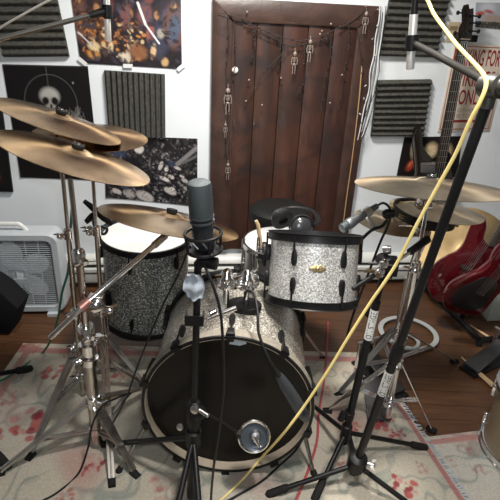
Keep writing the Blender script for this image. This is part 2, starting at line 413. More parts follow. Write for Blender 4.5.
# the low plank door with its wide frame
DL, DR, DB, DT = -.235, .553, .225, 1.485
fw = .098
door = MB()
npl = 5; pw = (DR - DL - 2 * fw + .02) / npl
for i in range(npl):
    s0 = DL + fw - .01 + i * pw; g = .85 + .3 * RNG.rand()
    q = [Wp(s0 + .0015, DB, .012), Wp(s0 + pw - .0015, DB, .012), Wp(s0 + pw - .0015, DT - fw + .01, .012), Wp(s0 + .0015, DT - fw + .01, .012)]
    door.prism(q, WN * .016, col=(g, g * (.94 + .1 * RNG.rand()), g * .98), bev=.0025)
door.prism([Wp(DL + .02, DB + .01, .002), Wp(DR - .02, DB + .01, .002), Wp(DR - .02, DT - .02, .002), Wp(DL + .02, DT - .02, .002)], WN * .009, col=(.3, .3, .3))
D1 = struct(door.build('door_1', DOORW, loc=Wp((DL + DR) / 2, DB)))
fr = MB()
fr.prism([Wp(DL, DB), Wp(DL + fw, DB), Wp(DL + fw, DT - fw), Wp(DL, DT)], WN * .042, bev=.006)
fr.prism([Wp(DR - fw, DB), Wp(DR, DB), Wp(DR, DT), Wp(DR - fw, DT - fw)], WN * .042, bev=.006)
fr.prism([Wp(DL, DT), Wp(DL + fw, DT - fw), Wp(DR - fw, DT - fw), Wp(DR, DT)], WN * .042, bev=.006)
fr.build('door_frame', FRAMEW, D1)
MB().prism([Wp(DL + fw - .004, DB, .02), Wp(DL + fw + .012, DB, .02), Wp(DL + fw + .012, DT - fw, .02), Wp(DL + fw - .004, DT - fw, .02)], WN * .014, bev=.003).build('door_stop', FRAMEW, D1)
kp = Pw(235, 70, .03)
MB().lathe([(.0001, .012), (.010, .011), (.0145, .007), (.0155, 0), (.0001, 0)], kp, WN, 24).build('door_knob', M('ivory_knob', (.8, .78, .74), .35), D1)

# baseboard heater running along the wall
ht = thing('baseboard_heater', 'long white baseboard heater along the wall under the wooden door', 'heater', Wp(.1, 0, .03))
hp = [(.004, .035), (.058, .035), (.062, .045), (.062, .118), (.050, .124), (.004, .124)]
MB().prism([W0 + WT * -1.75 + WN * a + UP * b for a, b in hp], WT * 3.5).build('front_cover', HEATW, ht)
MB().prism([W0 + WT * -1.75 + WN * a + UP * b for a, b in [(.004, .124), (.040, .124), (.040, .142), (.004, .142)]], WT * 3.5).build('fin_slot', DARKSLOT, ht)
MB().prism([W0 + WT * -1.75 + WN * a + UP * b for a, b in [(.004, .142), (.052, .142), (.060, .150), (.056, .168), (.030, .188), (.004, .190)]], WT * 3.5).build('top_hood', HEATW, ht)
MB().prism([W0 + WT * -1.75 + WN * a + UP * b for a, b in [(.060, .094), (.0645, .094), (.0645, .101), (.060, .101)]], WT * 3.5).build('damper_rail', DARKSLOT, ht)
for s in (-1.76, 1.75): MB().prism([W0 + WT * s + WN * a + UP * b for a, b in [(.002, .003), (.066, .003), (.068, .15), (.034, .194), (.002, .194)]], WT * .03).build('end_cap', HEATW, ht)

# ------------------------------------------------------------------ things on the wall
def quadmap(cs):
    tl, tr, br, bl = [np.array(c) for c in cs]
    return lambda a, b: (tl * (1 - a) + tr * a) * (1 - b) + (bl * (1 - a) + br * a) * b
class Canvas:
    def __init__(s, nx, ny, col, asp=1.0):
        s.nx, s.ny = nx, ny; s.U, s.Vv = np.meshgrid(np.linspace(0, 1, nx), np.linspace(0, 1, ny)); s.asp = asp
        s.C = np.ones((ny, nx, 3)) * np.array(col)
    def blob(s, x, y, rx, ry, col, rot=0, soft=.25, al=1.0):
        dx = (s.U - x) * s.asp; dy = s.Vv - y; c, n = math.cos(rot), math.sin(rot)
        d = np.sqrt(((c * dx + n * dy) / rx) ** 2 + ((-n * dx + c * dy) / ry) ** 2)
        a = (np.clip((1 - d) / soft + .5, 0, 1) * al)[..., None]; s.C = s.C * (1 - a) + np.array(col) * a; return s
    def line(s, x0, y0, x1, y1, w, col, al=1.0):
        dx, dy = (x1 - x0) * s.asp, y1 - y0; L2 = dx * dx + dy * dy + 1e-9
        t = np.clip(((s.U - x0) * s.asp * dx + (s.Vv - y0) * dy) / L2, 0, 1)
        d = np.hypot((s.U - x0) * s.asp - t * dx, s.Vv - y0 - t * dy); a = (np.clip((w - d) / (w * .5) + .5, 0, 1) * al)[..., None]
        s.C = s.C * (1 - a) + np.array(col) * a; return s
    def rect(s, x0, y0, x1, y1, col, al=1.0):
        a = ((s.U >= x0) & (s.U <= x1) & (s.Vv >= y0) & (s.Vv <= y1))[..., None] * al; s.C = s.C * (1 - a) + np.array(col) * a; return s
    def speck(s, amt, rng):
        s.C = np.clip(s.C * (1 + amt * rng.randn(s.ny, s.nx, 1)), 0, 1); return s
def poster(name, cs, cv, label, cat, off=.004, tapes=(), th=.0015, group=None):
    cs = [np.array(c) for c in cs]; q = quadmap(cs)
    vs = [q(a, b) + WN * (off + .004 * max(0, (abs(a - .5) * 2) ** 8) * (b ** 6)) for b in np.linspace(0, 1, cv.ny) for a in np.linspace(0, 1, cv.nx)]
    fs = [(j * cv.nx + i, j * cv.nx + i + 1, (j + 1) * cv.nx + i + 1, (j + 1) * cv.nx + i) for j in range(cv.ny - 1) for i in range(cv.nx - 1)]
    mb = MB(); mb.add(vs, fs, [tuple(c) for c in cv.C.reshape(-1, 3)])
    o = mb.build(name, PAINTED, loc=q(.5, 1) + WN * off); tag(o, label, cat, group)
    for a, b, rot in tapes:
        c = q(a, b) + WN * (off + .006); e1 = math.cos(rot) * WT + math.sin(rot) * UP; e2 = -math.sin(rot) * WT + math.cos(rot) * UP
        MB().prism([c - e1 * .022 - e2 * .009, c + e1 * .022 - e2 * .009, c + e1 * .022 + e2 * .009, c - e1 * .022 + e2 * .009], WN * .0008).build('tape', TAPE, o)
    return o
def wq(*px): return [Pw(*p) for p in px]
rng = np.random.RandomState(11)
# poster of costumed figures, upper left
a, b, c = Pw(81, 63), Pw(182, 69), Pw(71.5, 0)
up = nrm(c - a) * .55; cv = Canvas(150, 160, (.018, .016, .022), .85)
for i in range(60): cv.blob(rng.rand(), rng.rand() * .75, .03 + .06 * rng.rand(), .03 + .06 * rng.rand(), [(.03, .025, .035), (.10, .10, .14), (.16, .06, .05), (.07, .08, .13)][rng.randint(4)], rng.rand() * 3, .8)
for x, y, k in ((.22, .56, 0), (.52, .58, 1), (.77, .58, 2), (.06, .5, 3), (.93, .5, 3)):
    body = [(.10, .05, .03), (.025, .02, .025), (.04, .045, .08), (.12, .06, .05)][k]
    cv.blob(x, y + .17, .09, .17, body, 0, .4); cv.blob(x, y, .024, .036, (.30, .14, .06), 0, .6); cv.blob(x, y - .02, .05, .05, (.03, .02, .02), 0, .6, .55); cv.blob(x, y + .005, .022, .03, (.36, .19, .09), 0, .6)
for i in range(190):
    x = .03 + .62 * rng.rand(); y = .62 + .33 * rng.rand(); cv.blob(x, y, .004 + .012 * rng.rand(), .008 + .022 * rng.rand(), [(.45, .19, .06), (.32, .13, .05), (.55, .42, .26), (.16, .06, .03), (.03, .02, .02)][rng.randint(5)], rng.rand() * 3, .5)
for x, y, rx, ry, cc in ((.15, .86, .05, .035, (.62, .48, .28)), (.31, .86, .02, .05, (.62, .48, .3)), (.46, .93, .03, .045, (.55, .48, .38)), (.41, .93, .03, .035, (.6, .52, .4)), (.72, .87, .022, .06, (.58, .40, .22)), (.70, .72, .03, .07, (.26, .10, .09)), (.83, .95, .03, .035, (.5, .33, .16)), (.14, .93, .05, .035, (.5, .24, .07)), (.57, .88, .08, .06, (.22, .10, .05)), (.93, .68, .05, .12, (.07, .09, .14)), (.48, .6, .04, .1, (.16, .07, .07)), (.66, .58, .05, .08, (.14, .07, .08)), (.80, .72, .03, .04, (.32, .3, .26))): cv.blob(x, y, rx, ry, cc, .2, .6)
for i in range(260): cv.blob(rng.rand(), .35 + .65 * rng.rand(), .004 + .014 * rng.rand(), .006 + .03 * rng.rand(), [(.015, .013, .018), (.03, .02, .02), (.05, .045, .06)][rng.randint(3)], rng.rand() * 3, .6, .8)
cv.line(.60, .50, .66, .66, .010, (.75, .76, .78)).line(.66, .66, .78, .80, .007, (.75, .76, .78)).line(.02, .76, .14, .86, .006, (.5, .5, .5)).line(.50, .0, .50, 1, .003, (.1, .1, .1)).speck(.12, rng)
poster('band_poster', [a + up, b + up * .98 + WT * .03, b, a], cv, 'large colourful poster of costumed figures with swords, taped up left of the wooden door', 'poster', tapes=((.02, .985, -.7), (.46, 1.0, 0), (.99, .985, .7)))
# skull poster
cv = Canvas(130, 160, (.010, .009, .010), .75); cv.line(.5, 0, .5, 1, .004, (.05, .05, .05)); cv.rect(0, 0, 1, .012, (.06, .06, .06))
th_ = np.hypot((cv.U - .51) * .75, cv.Vv - .31); ringa = (np.clip(1 - abs(th_ - .235) / .006, 0, 1) * .14)[..., None]; cv.C = cv.C * (1 - ringa) + ringa * .6
cv.blob(.50, .255, .085, .072, (.40, .40, .38), 0, .5).blob(.50, .32, .045, .06, (.30, .29, .27), 0, .4).blob(.445, .295, .030, .034, (.012, .01, .01), 0, .5).blob(.555, .295, .030, .034, (.012, .01, .01), 0, .5).blob(.505, .34, .012, .02, (.03, .03, .03), 0, .5)
for k in range(5): cv.line(.46 + .022 * k, .355, .46 + .022 * k, .38, .004, (.05, .05, .05))
for k in range(22): cv.line(.68 + .2 * rng.rand(), .33 + .1 * rng.rand(), .66 + .26 * rng.rand(), .48, .003, (.22, .22, .21), .5)
cv.blob(.8, .14, .01, .01, (.2, .2, .2))
for k in range(25): cv.blob(.2 + .6 * rng.rand(), .68 + .2 * rng.rand(), .03, .02, (.03, .028, .026), rng.rand() * 3, .8)
poster('skull_poster', wq((2.5, 64), (88, 66), (100, 180), (21, 177)), cv, 'black poster with a pale skull inside a thin ring, behind the upper left crash cymbals', 'poster')
# dark framed print at the left edge
fp = thing('framed_print', 'dark framed print at the left edge of the wall beside the skull poster', 'picture', Pw(-20, 191, .01))
q = wq((-60, 99), (2, 99), (14, 191), (-50, 189)); m_ = quadmap(q)
MB().prism([p + WN * .002 for p in q], WN * .018, bev=.004).build('frame', BLACKP, fp)
cv = Canvas(50, 70, (.012, .011, .012)).blob(.9, .9, .08, .05, (.05, .02, .02)).blob(.5, .5, .3, .25, (.05, .04, .04), 0, .8)
mb = MB(); mb.grid(m_(.04, .04) + WN * .021, m_(.95, .04) - m_(.04, .04), m_(.04, .95) - m_(.04, .04), 50, 70, cv.C); mb.build('print', PAINTED, fp)
# poster of a rubble heap
cv = Canvas(170, 130, (.014, .013, .016), 1.4)
for i in range(1300):
    x, y = rng.rand(), rng.rand(); dd = abs(x - .55) * .6 + abs(y - .55); g = (.03 + .24 * rng.rand() ** 2) * (1 if rng.rand() < .55 else .25)
    s_ = .006 + .016 * rng.rand(); cv.blob(x, y, s_ * 1.3, s_ * .8, (g, g * (.88 + .1 * rng.rand()), g * (.86 + .25 * rng.rand())), rng.rand() * 3, .5)
for x, y, rx, ry, g in ((.37, .18, .07, .075, .62), (.20, .17, .04, .03, .5), (.64, .62, .075, .03, .62), (.71, .58, .05, .03, .55), (.60, .42, .03, .07, .52), (.78, .44, .055, .022, .5), (.66, .47, .03, .035, .6), (.83, .56, .04, .02, .45), (.12, .88, .07, .04, .5), (.25, .90, .09, .07, .36), (.42, .92, .14, .075, .42), (.70, .80, .10, .05, .45), (.72, .76, .05, .02, .6), (.88, .74, .05, .03, .3), (.86, .62, .05, .03, .4)): cv.blob(x, y, rx, ry, (g, g * .93, g * .90), .35, .35)
for x, y, rx, ry in ((.30, .42, .14, .13), (.48, .10, .12, .05), (.08, .6, .1, .2), (.52, .66, .06, .06), (.93, .30, .06, .05)): cv.blob(x, y, rx, ry, (.012, .011, .015), .3, .7)
for i in range(420): cv.blob(rng.rand(), rng.rand(), .004 + .012 * rng.rand(), .004 + .010 * rng.rand(), (.02, .018, .02), rng.rand() * 3, .6, .85)
for x, y, rx in ((.18, .26, .08), (.72, .38, .06), (.12, .3, .05), (.22, .82, .05)): cv.blob(x, y, rx, rx * .7, (.05, .065, .13), .4, .8, .7)
cv.line(.78, .38, 1.0, .12, .03, (.20, .19, .2)).line(.84, .36, 1., .24, .02, (.11, .11, .11)); cv.speck(.15, rng)
rk = poster('rubble_poster', wq((103.5, 135), (197.5, 138.5), (197.2, 206), (106, 197)), cv, 'dark poster of a pale heap of rubble right of the crash cymbals, beside the door', 'poster')
# dark print behind the guitar
cv = Canvas(90, 60, (.012, .01, .01), 1.6)
cv.blob(.22, .25, .10, .26, (.55, .42, .28), 0, .8).blob(.5, .33, .16, .17, (.62, .48, .30), .3, .8).blob(.78, .35, .13, .16, (.50, .36, .22), 0, .8).blob(.2, .7, .09, .16, (.32, .05, .03), .5, .7).blob(.2, .66, .03, .1, (.5, .15, .08), .6, .7).blob(.36, .7, .1, .2, (.02, .012, .012)).blob(.6, .8, .3, .2, (.015, .012, .01), 0, .8).speck(.15, rng)
poster('flame_poster', wq((404, 137), (462, 136), (457, 177), (396, 176)), cv, 'small dark poster with cream and red flames, behind the black guitar on the wall', 'poster')
# landscape photo print and tan card, upper right
cv = Canvas(80, 50, (.35, .38, .45), 1.6)
cv.blob(.3, .2, .3, .2, (.55, .55, .6), 0, .9).blob(.12, .45, .2, .1, (.42, .10, .08), -.2, .7).blob(.35, .35, .2, .07, (.38, .12, .12), .2, .8).blob(.5, .62, .5, .16, (.35, .28, .24), 0, .7).rect(0, .74, 1, 1, (.06, .055, .05))
for i in range(60): cv.blob(rng.rand(), .74 + .26 * rng.rand(), .03, .03, [(.2, .18, .17), (.04, .04, .04), (.12, .11, .1)][rng.randint(3)], 0, .5)
poster('photo_print', wq((475.5, 2.5), (515, 3), (510, 30), (474.5, 27)), cv, 'small colour photo print with a red sky, above the parking sign', 'picture')
cv = Canvas(16, 24, (.50, .40, .27)).rect(.2, .2, .8, .4, (.2, .16, .1)).rect(.5, .5, .9, .8, (.35, .27, .17))
poster('tan_card', wq((448.5, 22), (460, 22), (458, 42), (445, 42)), cv, 'small tan card pinned behind the black guitar headstock', 'card')

# foam tiles
def foam(cs, n, vert, label):
    q = quadmap(cs); pr = [(0, 0)]
    for i in range(n):
        for k in range(8):
            t = (i + (k + .5) / 8) / n; pr.append((t, .014 + .019 * (.5 - .5 * math.cos(2 * math.pi * (k + .5) / 8)) ** .8))
    pr.append((1, 0)); mb = MB(); m = len(pr); vs = []
    seg = 9
    for j in range(seg):
        for t, h in pr:
            w = j / (seg - 1); a, b = (t, w) if vert else (w, t); vs.append(q(a, b) + WN * (h + .003))
    fs = [(j * m + i, j * m + i + 1, (j + 1) * m + i + 1, (j + 1) * m + i) for j in range(seg - 1) for i in range(m - 1)]
    fs += [tuple(range(m)), tuple(reversed(range((seg - 1) * m, seg * m)))] + [(j * m, (j + 1) * m, (j + 2) * m - 1, (j + 1) * m - 1) for j in range(seg - 1)]
    mb.add(vs, fs); return tag(mb.build('acoustic_foam_tile', FOAM, loc=q(.5, 1) + WN * .003, angle=80), label, 'acoustic foam', 'acoustic foam tiles on the wall')
def up30(bl, br, h, lean=0):
    bl, br = Pw(*bl), Pw(*br); return [bl + UP * h - WT * lean, br + UP * h - WT * lean, br, bl]
foam(up30((5, 57), (70, 56.5), .31, .035), 9, False, 'charcoal foam tile with level ridges above the skull poster, upper left')
foam(wq((104.5, 70), (165, 74), (165.5, 137), (109, 134)), 11, True, 'charcoal foam tile with upright ridges below the costumed-figures poster')
foam(up30((378, 56), (434, 57.5), .30, -.012), 10, False, 'upper charcoal foam tile right of the door, cut off by the top edge')
foam(wq((376.5, 80), (430, 79), (421.5, 136), (370, 136)), 10, False, 'lower charcoal foam tile right of the door, behind the guitar horn')

# the parking sign
q = wq((454, 43), (509, 46), (489, 131), (437, 132)); m_ = quadmap(q)
sg = thing('parking_sign', 'cream parking sign with red capital lettering on the right wall behind the guitar neck', 'sign', m_(.5, 1) + WN * .003)
MB().prism([p + WN * .002 for p in q], WN * .003, bev=.001).build('plate', SIGNB, sg)
def sgn(mb, a0, a1, b0, b1): return m_(a0, b1) + WN * .0055, m_(a1, b1) - m_(a0, b1), m_(a0, b0) - m_(a0, b1)
mb = MB()
for t, a0, a1, b0, b1 in (('PARKING FOR', .04, .89, .055, .235), ('VIKINGS', .16, .86, .29, .465), ('ONLY', .27, .74, .50, .675)):
    o_, ex, ey = sgn(mb, a0, a1, b0, b1); text_mb(mb, t, o_, ex, ey, .0004, WN, True)
mb.build('red_lettering', SIGNR, sg)['label'] = 'red lettering'
mb = MB()
for t, a0, a1, b0, b1 in (('ALL OTHERS WILL', .10, .92, .72, .765), ('BE TOWED', .30, .72, .785, .83)):
    o_, ex, ey = sgn(mb, a0, a1, b0, b1); text_mb(mb, t, o_, ex, ey, .0004, WN)
mb.build('grey_lettering', SIGNG, sg)
mb = MB()
def strip(a0, a1, b0, b1): mb.prism([m_(a0, b0) + WN * .0055, m_(a1, b0) + WN * .0055, m_(a1, b1) + WN * .0055, m_(a0, b1) + WN * .0055], WN * .0006)
strip(.10, .90, .855, .885); strip(.03, .97, .962, .970); strip(.03, .97, .022, .03); strip(.03, .04, .022, .97); strip(.96, .97, .022, .97)
mb.build('red_border', SIGNR, sg)

# ------------------------------------------------------------------ garlands on the door
def wl(pts, off=.055): return [Pw(x, y, off + .006 * math.sin(i * 2.1)) for i, (x, y) in enumerate(pts)]
strands = [[(218, 12), (240, 18), (255, 26), (272, 33), (285, 38), (297, 41), (312, 38), (330, 32), (350, 22), (366, 8)],
           [(240, 18), (258, 30), (276, 40), (290, 46), (300, 45), (315, 42), (330, 36)],
           [(256, 27), (253, 38), (254, 48), (252, 60)], [(281, 38), (280, 58), (279, 72), (282, 84), (280, 94)],
           [(305, 41), (304, 62), (304, 80), (297, 94)], [(331, 35), (330, 55), (326, 72), (324, 90), (320, 112)],
           [(349, 24), (348, 48), (344, 68), (342, 92), (337, 108), (339, 128)], [(290, 47), (270, 66), (256, 85), (246, 103)],
           [(228, 16), (229, 45), (226, 70), (228, 100), (228, 130), (226, 150), (230, 175)], [(234, 19), (236, 60), (233, 75), (230, 92)], [(357, 26), (360, 50), (363, 80), (358, 110), (362, 125)]]
gar = thing('twig_garland', 'black twiggy garland strung across the top of the wooden door', 'garland', Pw(297, 41, .05))
for st in strands:
    mb = MB(); p = spline(wl(st), 7); mb.tube(p, .0016, 6)
    for i in range(2, len(p) - 1, 2):
        dv = nrm(rng.randn(3)) * .014; mb.tube([p[i], p[i] + dv + UP * -.004], [.0016, .0008], 5)
        if i % 4 == 0: mb.ball(p[i] + dv * .6, .003 + .0025 * rng.rand(), 8)
    mb.build('strand', GARL, gar)
for x, y in ((262, 105), (249, 80), (246, 101), (322, 31), (331, 24), (330, 103), (281, 78), (247, 12), (320, 34), (342, 75), (366, 6)): MB().ball(Pw(x, y, .058), .0052, 10).build('pale_bead', BONE, gar)
def skeleton(px, py, h, label):
    t = Pw(px, py, .062); mb = MB(); s = h
    mb.ball(t, .11 * s, 12, (1, 1, 1.2)); mb.tube([t - UP * .08 * s, t - UP * .52 * s], .022 * s, 6)
    for k in range(4): mb.tube(spline([t - UP * (.2 + .065 * k) * s - WT * (.11 - .012 * k) * s, t - UP * (.19 + .065 * k) * s + WN * .05 * s, t - UP * (.2 + .065 * k) * s + WT * (.11 - .012 * k) * s], 4), .018 * s, 5)
    mb.ball(t - UP * .54 * s, .075 * s, 10, (1.2, .7, .7), (WT, WN, UP))
    for sgn_ in (-1, 1):
        mb.tube([t - UP * .16 * s + WT * .12 * sgn_ * s, t - UP * .36 * s + WT * .17 * sgn_ * s, t - UP * .56 * s + WT * .15 * sgn_ * s], .022 * s, 6)
        mb.tube([t - UP * .56 * s + WT * .06 * sgn_ * s, t - UP * .78 * s + WT * .075 * sgn_ * s, t - UP * 1.02 * s + WT * .06 * sgn_ * s, t - UP * 1.05 * s + WT * .085 * sgn_ * s], .024 * s, 6)
    mb.tube([t + UP * .1 * s, t + UP * .3 * s - WN * .01], .0012, 5)
    return tag(mb.build('skeleton_charm', BONE, loc=t), label, 'skeleton', 'skeleton charms on the door')
skeleton(295, 54, .085, 'pale plastic skeleton at the middle of the garland, the lower left of the two there')
skeleton(310.5, 42, .085, 'pale plastic skeleton at the middle of the garland, the upper right of the two there')
skeleton(366.5, 14, .080, 'pale plastic skeleton hanging at the top right corner of the door frame')
skeleton(228, 91, .105, 'pale plastic skeleton on the left door frame just below the round knob')
skeleton(228, 165, .075, 'small pale plastic skeleton low on the left door frame above the black microphone')
skeleton(225.5, 125, .06, 'tiny dark-webbed skeleton halfway down the left door frame')
# clear cord lights on the right edge of the frame
cl = thing('cord_lights', 'clear light cord with white wires bunched along the right edge of the door frame', 'string lights', Pw(381, 8, .03))
for k, (dx, m_l) in enumerate(((0, WHITEC), (2.5, WHITEC), (-2, WHITEC), (4, BLACKC))):
    pts = [(382 + dx, 6), (381 + dx, 20), (378 + dx * 1.3, 38), (376 + dx, 55), (373 + dx * 1.5, 72), (371 + dx, 90), (367 + dx * 1.4, 108), (362 + dx, 130), (359 + dx * .6, 140)]
    MB().tube(spline(wl(pts, .035 + .008 * k), 7), .003 if m_l is WHITEC else .0018, 6).build('cord', m_l, cl)
BULB = M('clear_bulb', (.5, .5, .5), .1)
for i in range(8): MB().lathe([(.001, 0), (.0035, .003), (.0035, .010), (.001, .016)], Pw(380 - i * 2.8 + rng.randn() * 2, 10 + i * 15, .062), nrm(rng.randn(3)), 8).build('bulb', BULB, cl)
tc_ = cable('tan_cable', wl([(362, 66), (358, 110), (352, 160), (347, 195), (343, 226)], .050), .0032, M('tan_cord_plastic', (.42, .26, .13), .5), 'thin tan cord hanging straight down the right side of the wooden door', n=6)
cable('black_wire_loop', wl([(372, 95), (368, 112), (361, 122), (366, 128), (361, 138), (358, 130), (363, 118), (370, 104), (377, 88)], .04), .0016, BLACKC, 'thin black wire looping off the lower end of the white cord lights', n=6)

# ------------------------------------------------------------------ rugs
def noise2(x, y, s, seed):
    r_ = np.random.RandomState(seed); o_ = 0
    for k in range(9):
        a_ = r_.rand() * 6.28; f_ = s * (.6 + r_.rand() * 1.2); o_ = o_ + np.sin((np.cos(a_) * x + np.sin(a_) * y) * f_ + r_.rand() * 6.28)
    return o_ / 3
def floral(X, Y, seeds, flowers, base, edge=None):
    n1, n2, n3 = noise2(X, Y, 9, seeds), noise2(X, Y, 26, seeds + 1), noise2(X, Y, 60, seeds + 2)
    C = np.array(base)[None, None] * (1 + .10 * n1[..., None] * .5)
    cool = np.clip(n1 * .5, 0, 1)[..., None]; C = C * (1 - cool * .35) + np.array((.36, .40, .38)) * cool * .35
    vine = np.clip(1.3 - abs(n2 + .5 * n3) / .22, 0, 1)[..., None] * np.clip(noise2(X, Y, 7, seeds + 5) + .75, 0, 1)[..., None]
    leaf = np.clip((noise2(X, Y, 42, seeds + 7) - .75) * 4, 0, 1)[..., None] * np.clip(noise2(X, Y, 8, seeds + 8) + .4, 0, 1)[..., None]; C = C * (1 - leaf * .65) + np.array((.23, .27, .24)) * leaf * .65
    C = C * (1 - vine * .72) + np.array((.23, .265, .24)) * vine * .72
    pinkw = np.clip(noise2(X, Y, 14, seeds + 9) - .6, 0, 1)[..., None] * .6; C = C * (1 - pinkw) + np.array((.42, .22, .20)) * pinkw
    r_ = np.random.RandomState(seeds + 3)
    for fx, fy, fr_, st in flowers:
        for k in range(17):
            a_ = r_.rand() * 6.28; rr_ = fr_ * r_.rand() ** .6; cx, cy = fx + rr_ * math.cos(a_), fy + rr_ * math.sin(a_); pr = fr_ * (.15 + .16 * r_.rand()); el = .5 + .5 * r_.rand(); ro_ = r_.rand() * 3.14
            dx, dy = X - cx, Y - cy; d = np.sqrt(((math.cos(ro_) * dx + math.sin(ro_) * dy) / pr) ** 2 + ((-math.sin(ro_) * dx + math.cos(ro_) * dy) / (pr * el)) ** 2)
            al = (np.clip((1 - d) / .3 + .5, 0, 1) * st)[..., None]; cc = [(.34, .06, .06), (.42, .12, .11), (.24, .05, .06), (.46, .25, .22)][r_.randint(4)]
            C = C * (1 - al) + np.array(cc) * al
    return C
def rug_mesh(nl, nr, fr_, fl, z, step, seed, flowers, base, borders):
    nl, nr, fr_, fl = V(*nl), V(*nr), V(*fr_), V(*fl); Lx, Ly = np.linalg.norm(nr - nl), np.linalg.norm(fl - nl); nx, ny = int(Lx / step), int(Ly / step)
    U, W_ = np.meshgrid(np.linspace(0, 1, nx), np.linspace(0, 1, ny)); u_, w_ = U[..., None], W_[..., None]
    G = (nl * (1 - u_) + nr * u_) * (1 - w_) + (fl * (1 - u_) + fr_ * u_) * w_; X, Y = G[..., 0], G[..., 1]
    C = floral(X, Y, seed, flowers, base)
    for side, d0, d1, cc in borders:
        dist = {'R': (1 - U) * Lx, 'L': U * Lx, 'T': (1 - W_) * Ly, 'B': W_ * Ly}[side]; al = np.clip((dist - d0) / .004, 0, 1) * np.clip((d1 - dist) / .004, 0, 1)
        C = C * (1 - al[..., None] * .85) + np.array(cc) * al[..., None] * .85
    Z = z + .0012 * noise2(X, Y, 5, seed + 40); vs = np.stack([X, Y, Z], -1).reshape(-1, 3)
    fs = [(j * nx + i, j * nx + i + 1, (j + 1) * nx + i + 1, (j + 1) * nx + i) for j in range(ny - 1) for i in range(nx - 1)]
    mb = MB(); mb.add(vs, fs, [tuple(c) for c in C.reshape(-1, 3)])
    return mb
def at(px, py): p = Pz(px, py); return p[0], p[1]
FL = [at(55, 374) + (.055, .8), at(22, 428) + (.09, .9), at(92, 468) + (.04, .8), at(112, 378) + (.05, .5), at(70, 352) + (.05, .5), at(383, 424) + (.05, .9), at(396, 436) + (.035, .8), at(352, 428) + (.03, .7), at(404, 488) + (.045, .95), at(340, 466) + (.03, .7), at(330, 392) + (.04, .4), at(28, 350) + (.05, .6), at(65, 500) + (.03, .6), at(160, 490) + (.05, .3), at(420, 470) + (.03, .35), at(385, 385) + (.04, .8), at(5, 400) + (.05, .4)]
R1N, R1F = (.974, .25), (.575, 1.93)
rg = rug_mesh((-1.0, .25), R1N, R1F, (-1.02, 1.87), .010, .0052, 21, FL, (.50, .455, .37), (('R', .004, .032, (.36, .13, .13)), ('T', .03, .07, (.40, .17, .16)), ('L', .03, .075, (.40, .2, .18))))
RUG = rg.build('floral_rug', PLAINVC, loc=(0, .9, .002), smooth=True); tag(RUG, 'large beige floral rug with red flowers under the whole drum kit', 'rug')
mb = MB(); e0, e1 = V(R1N[0], R1N[1], .009), V(R1F[0], R1F[1], .009); fo = nrm(np.cross(e1 - e0, UP))
for i in range(170):
    t = (i + .5) / 170; p = e0 + (e1 - e0) * t; j = nrm(e1 - e0) * .006
    mb.tube([p - fo * .004, p + fo * .012 + j * rng.randn() - UP * .002, p + fo * (.022 + .004 * rng.rand()) + j * rng.randn() - UP * .0065], [.0028, .0026, .0014], 5)
mb.build('fringe', CLOTH, RUG)
FL2 = [at(482, 470) + (.03, .3), at(470, 452) + (.03, .25), at(450, 462) + (.025, .25)]
rg2 = rug_mesh((.62, .2), (2.0, .35), (1.9, 1.68), (.50, 1.385), .0035, .006, 57, FL2, (.52, .49, .43), (('T', .012, .04, (.42, .2, .18)),))
R2 = rg2.build('floral_rug', PLAINVC, loc=(1.2, .8, .001)); tag(R2, 'pale floral rug at lower right, its edge tucked under the large rug', 'rug')

# ================================================================== THE DRUM KIT
# ---- bass drum, its front (resonant) head towards the camera
BY, BR = 1.215, .268
bc = V(P(228, 400, BY)[0], BY, .292); bax = nrm(V(.0, -1, .022)); BL = .44
bass = thing('bass_drum', 'large bass drum with black front head and champagne sparkle shell lying on the rug', 'drum', bc * V(1, 1, 0) + V(0, .2, .008))
bx_, by_, _ = basis(bax)
MB().lathe([(BR - .006, -.041), (BR - .012, -.041), (BR - .012, -BL), (BR - .006, -BL)], bc, bax, 96, closed=True).build('shell', SPARKD, bass)
MB().lathe([(.0001, -.036), (BR - .016, -.036), (BR - .008, -.036), (BR - .004, -.034), (BR - .004, -.042), (BR - .02, -.042), (.0001, -.040)], bc, bax, 96).build('front_head', HEADB, bass)
MB().lathe([(.0001, -BL + .006), (BR - .008, -BL + .006), (BR - .004, -BL), (.0001, -BL + .002)], bc, bax, 72).build('batter_head', HEADW, bass)
for nm, h0, h1 in (('front_hoop', -.042, 0), ('rear_hoop', -BL - .01, -BL + .032)):
    ho = MB().lathe([(BR - .004, h0), (BR + .006, h0), (BR + .0075, h0 + .003), (BR + .0075, h1 - .003), (BR + .006, h1), (BR - .002, h1), (BR - .004, h1 - .002)], bc, bax, 96, closed=True).build(nm, BLACKP, bass)
    if nm == 'front_hoop': MB().lathe([(BR + .0072, h0 + .004), (BR + .0086, h0 + .004), (BR + .0086, h1 - .004), (BR + .0072, h1 - .004)], bc, bax, 96, closed=True).build('hoop_inlay', M('dull_hoop_inlay', (.27, .24, .195), .5, .0, col2=(.20, .18, .145), scale=60), ho)
    if nm == 'front_hoop': MB().lathe([(BR - .0035, h0 + .008), (BR - .0052, h0 + .008), (BR - .0052, h1 - .001), (BR - .0035, h1 - .001)], bc, bax, 96, closed=True).build('hoop_lining', HOOPI, ho)
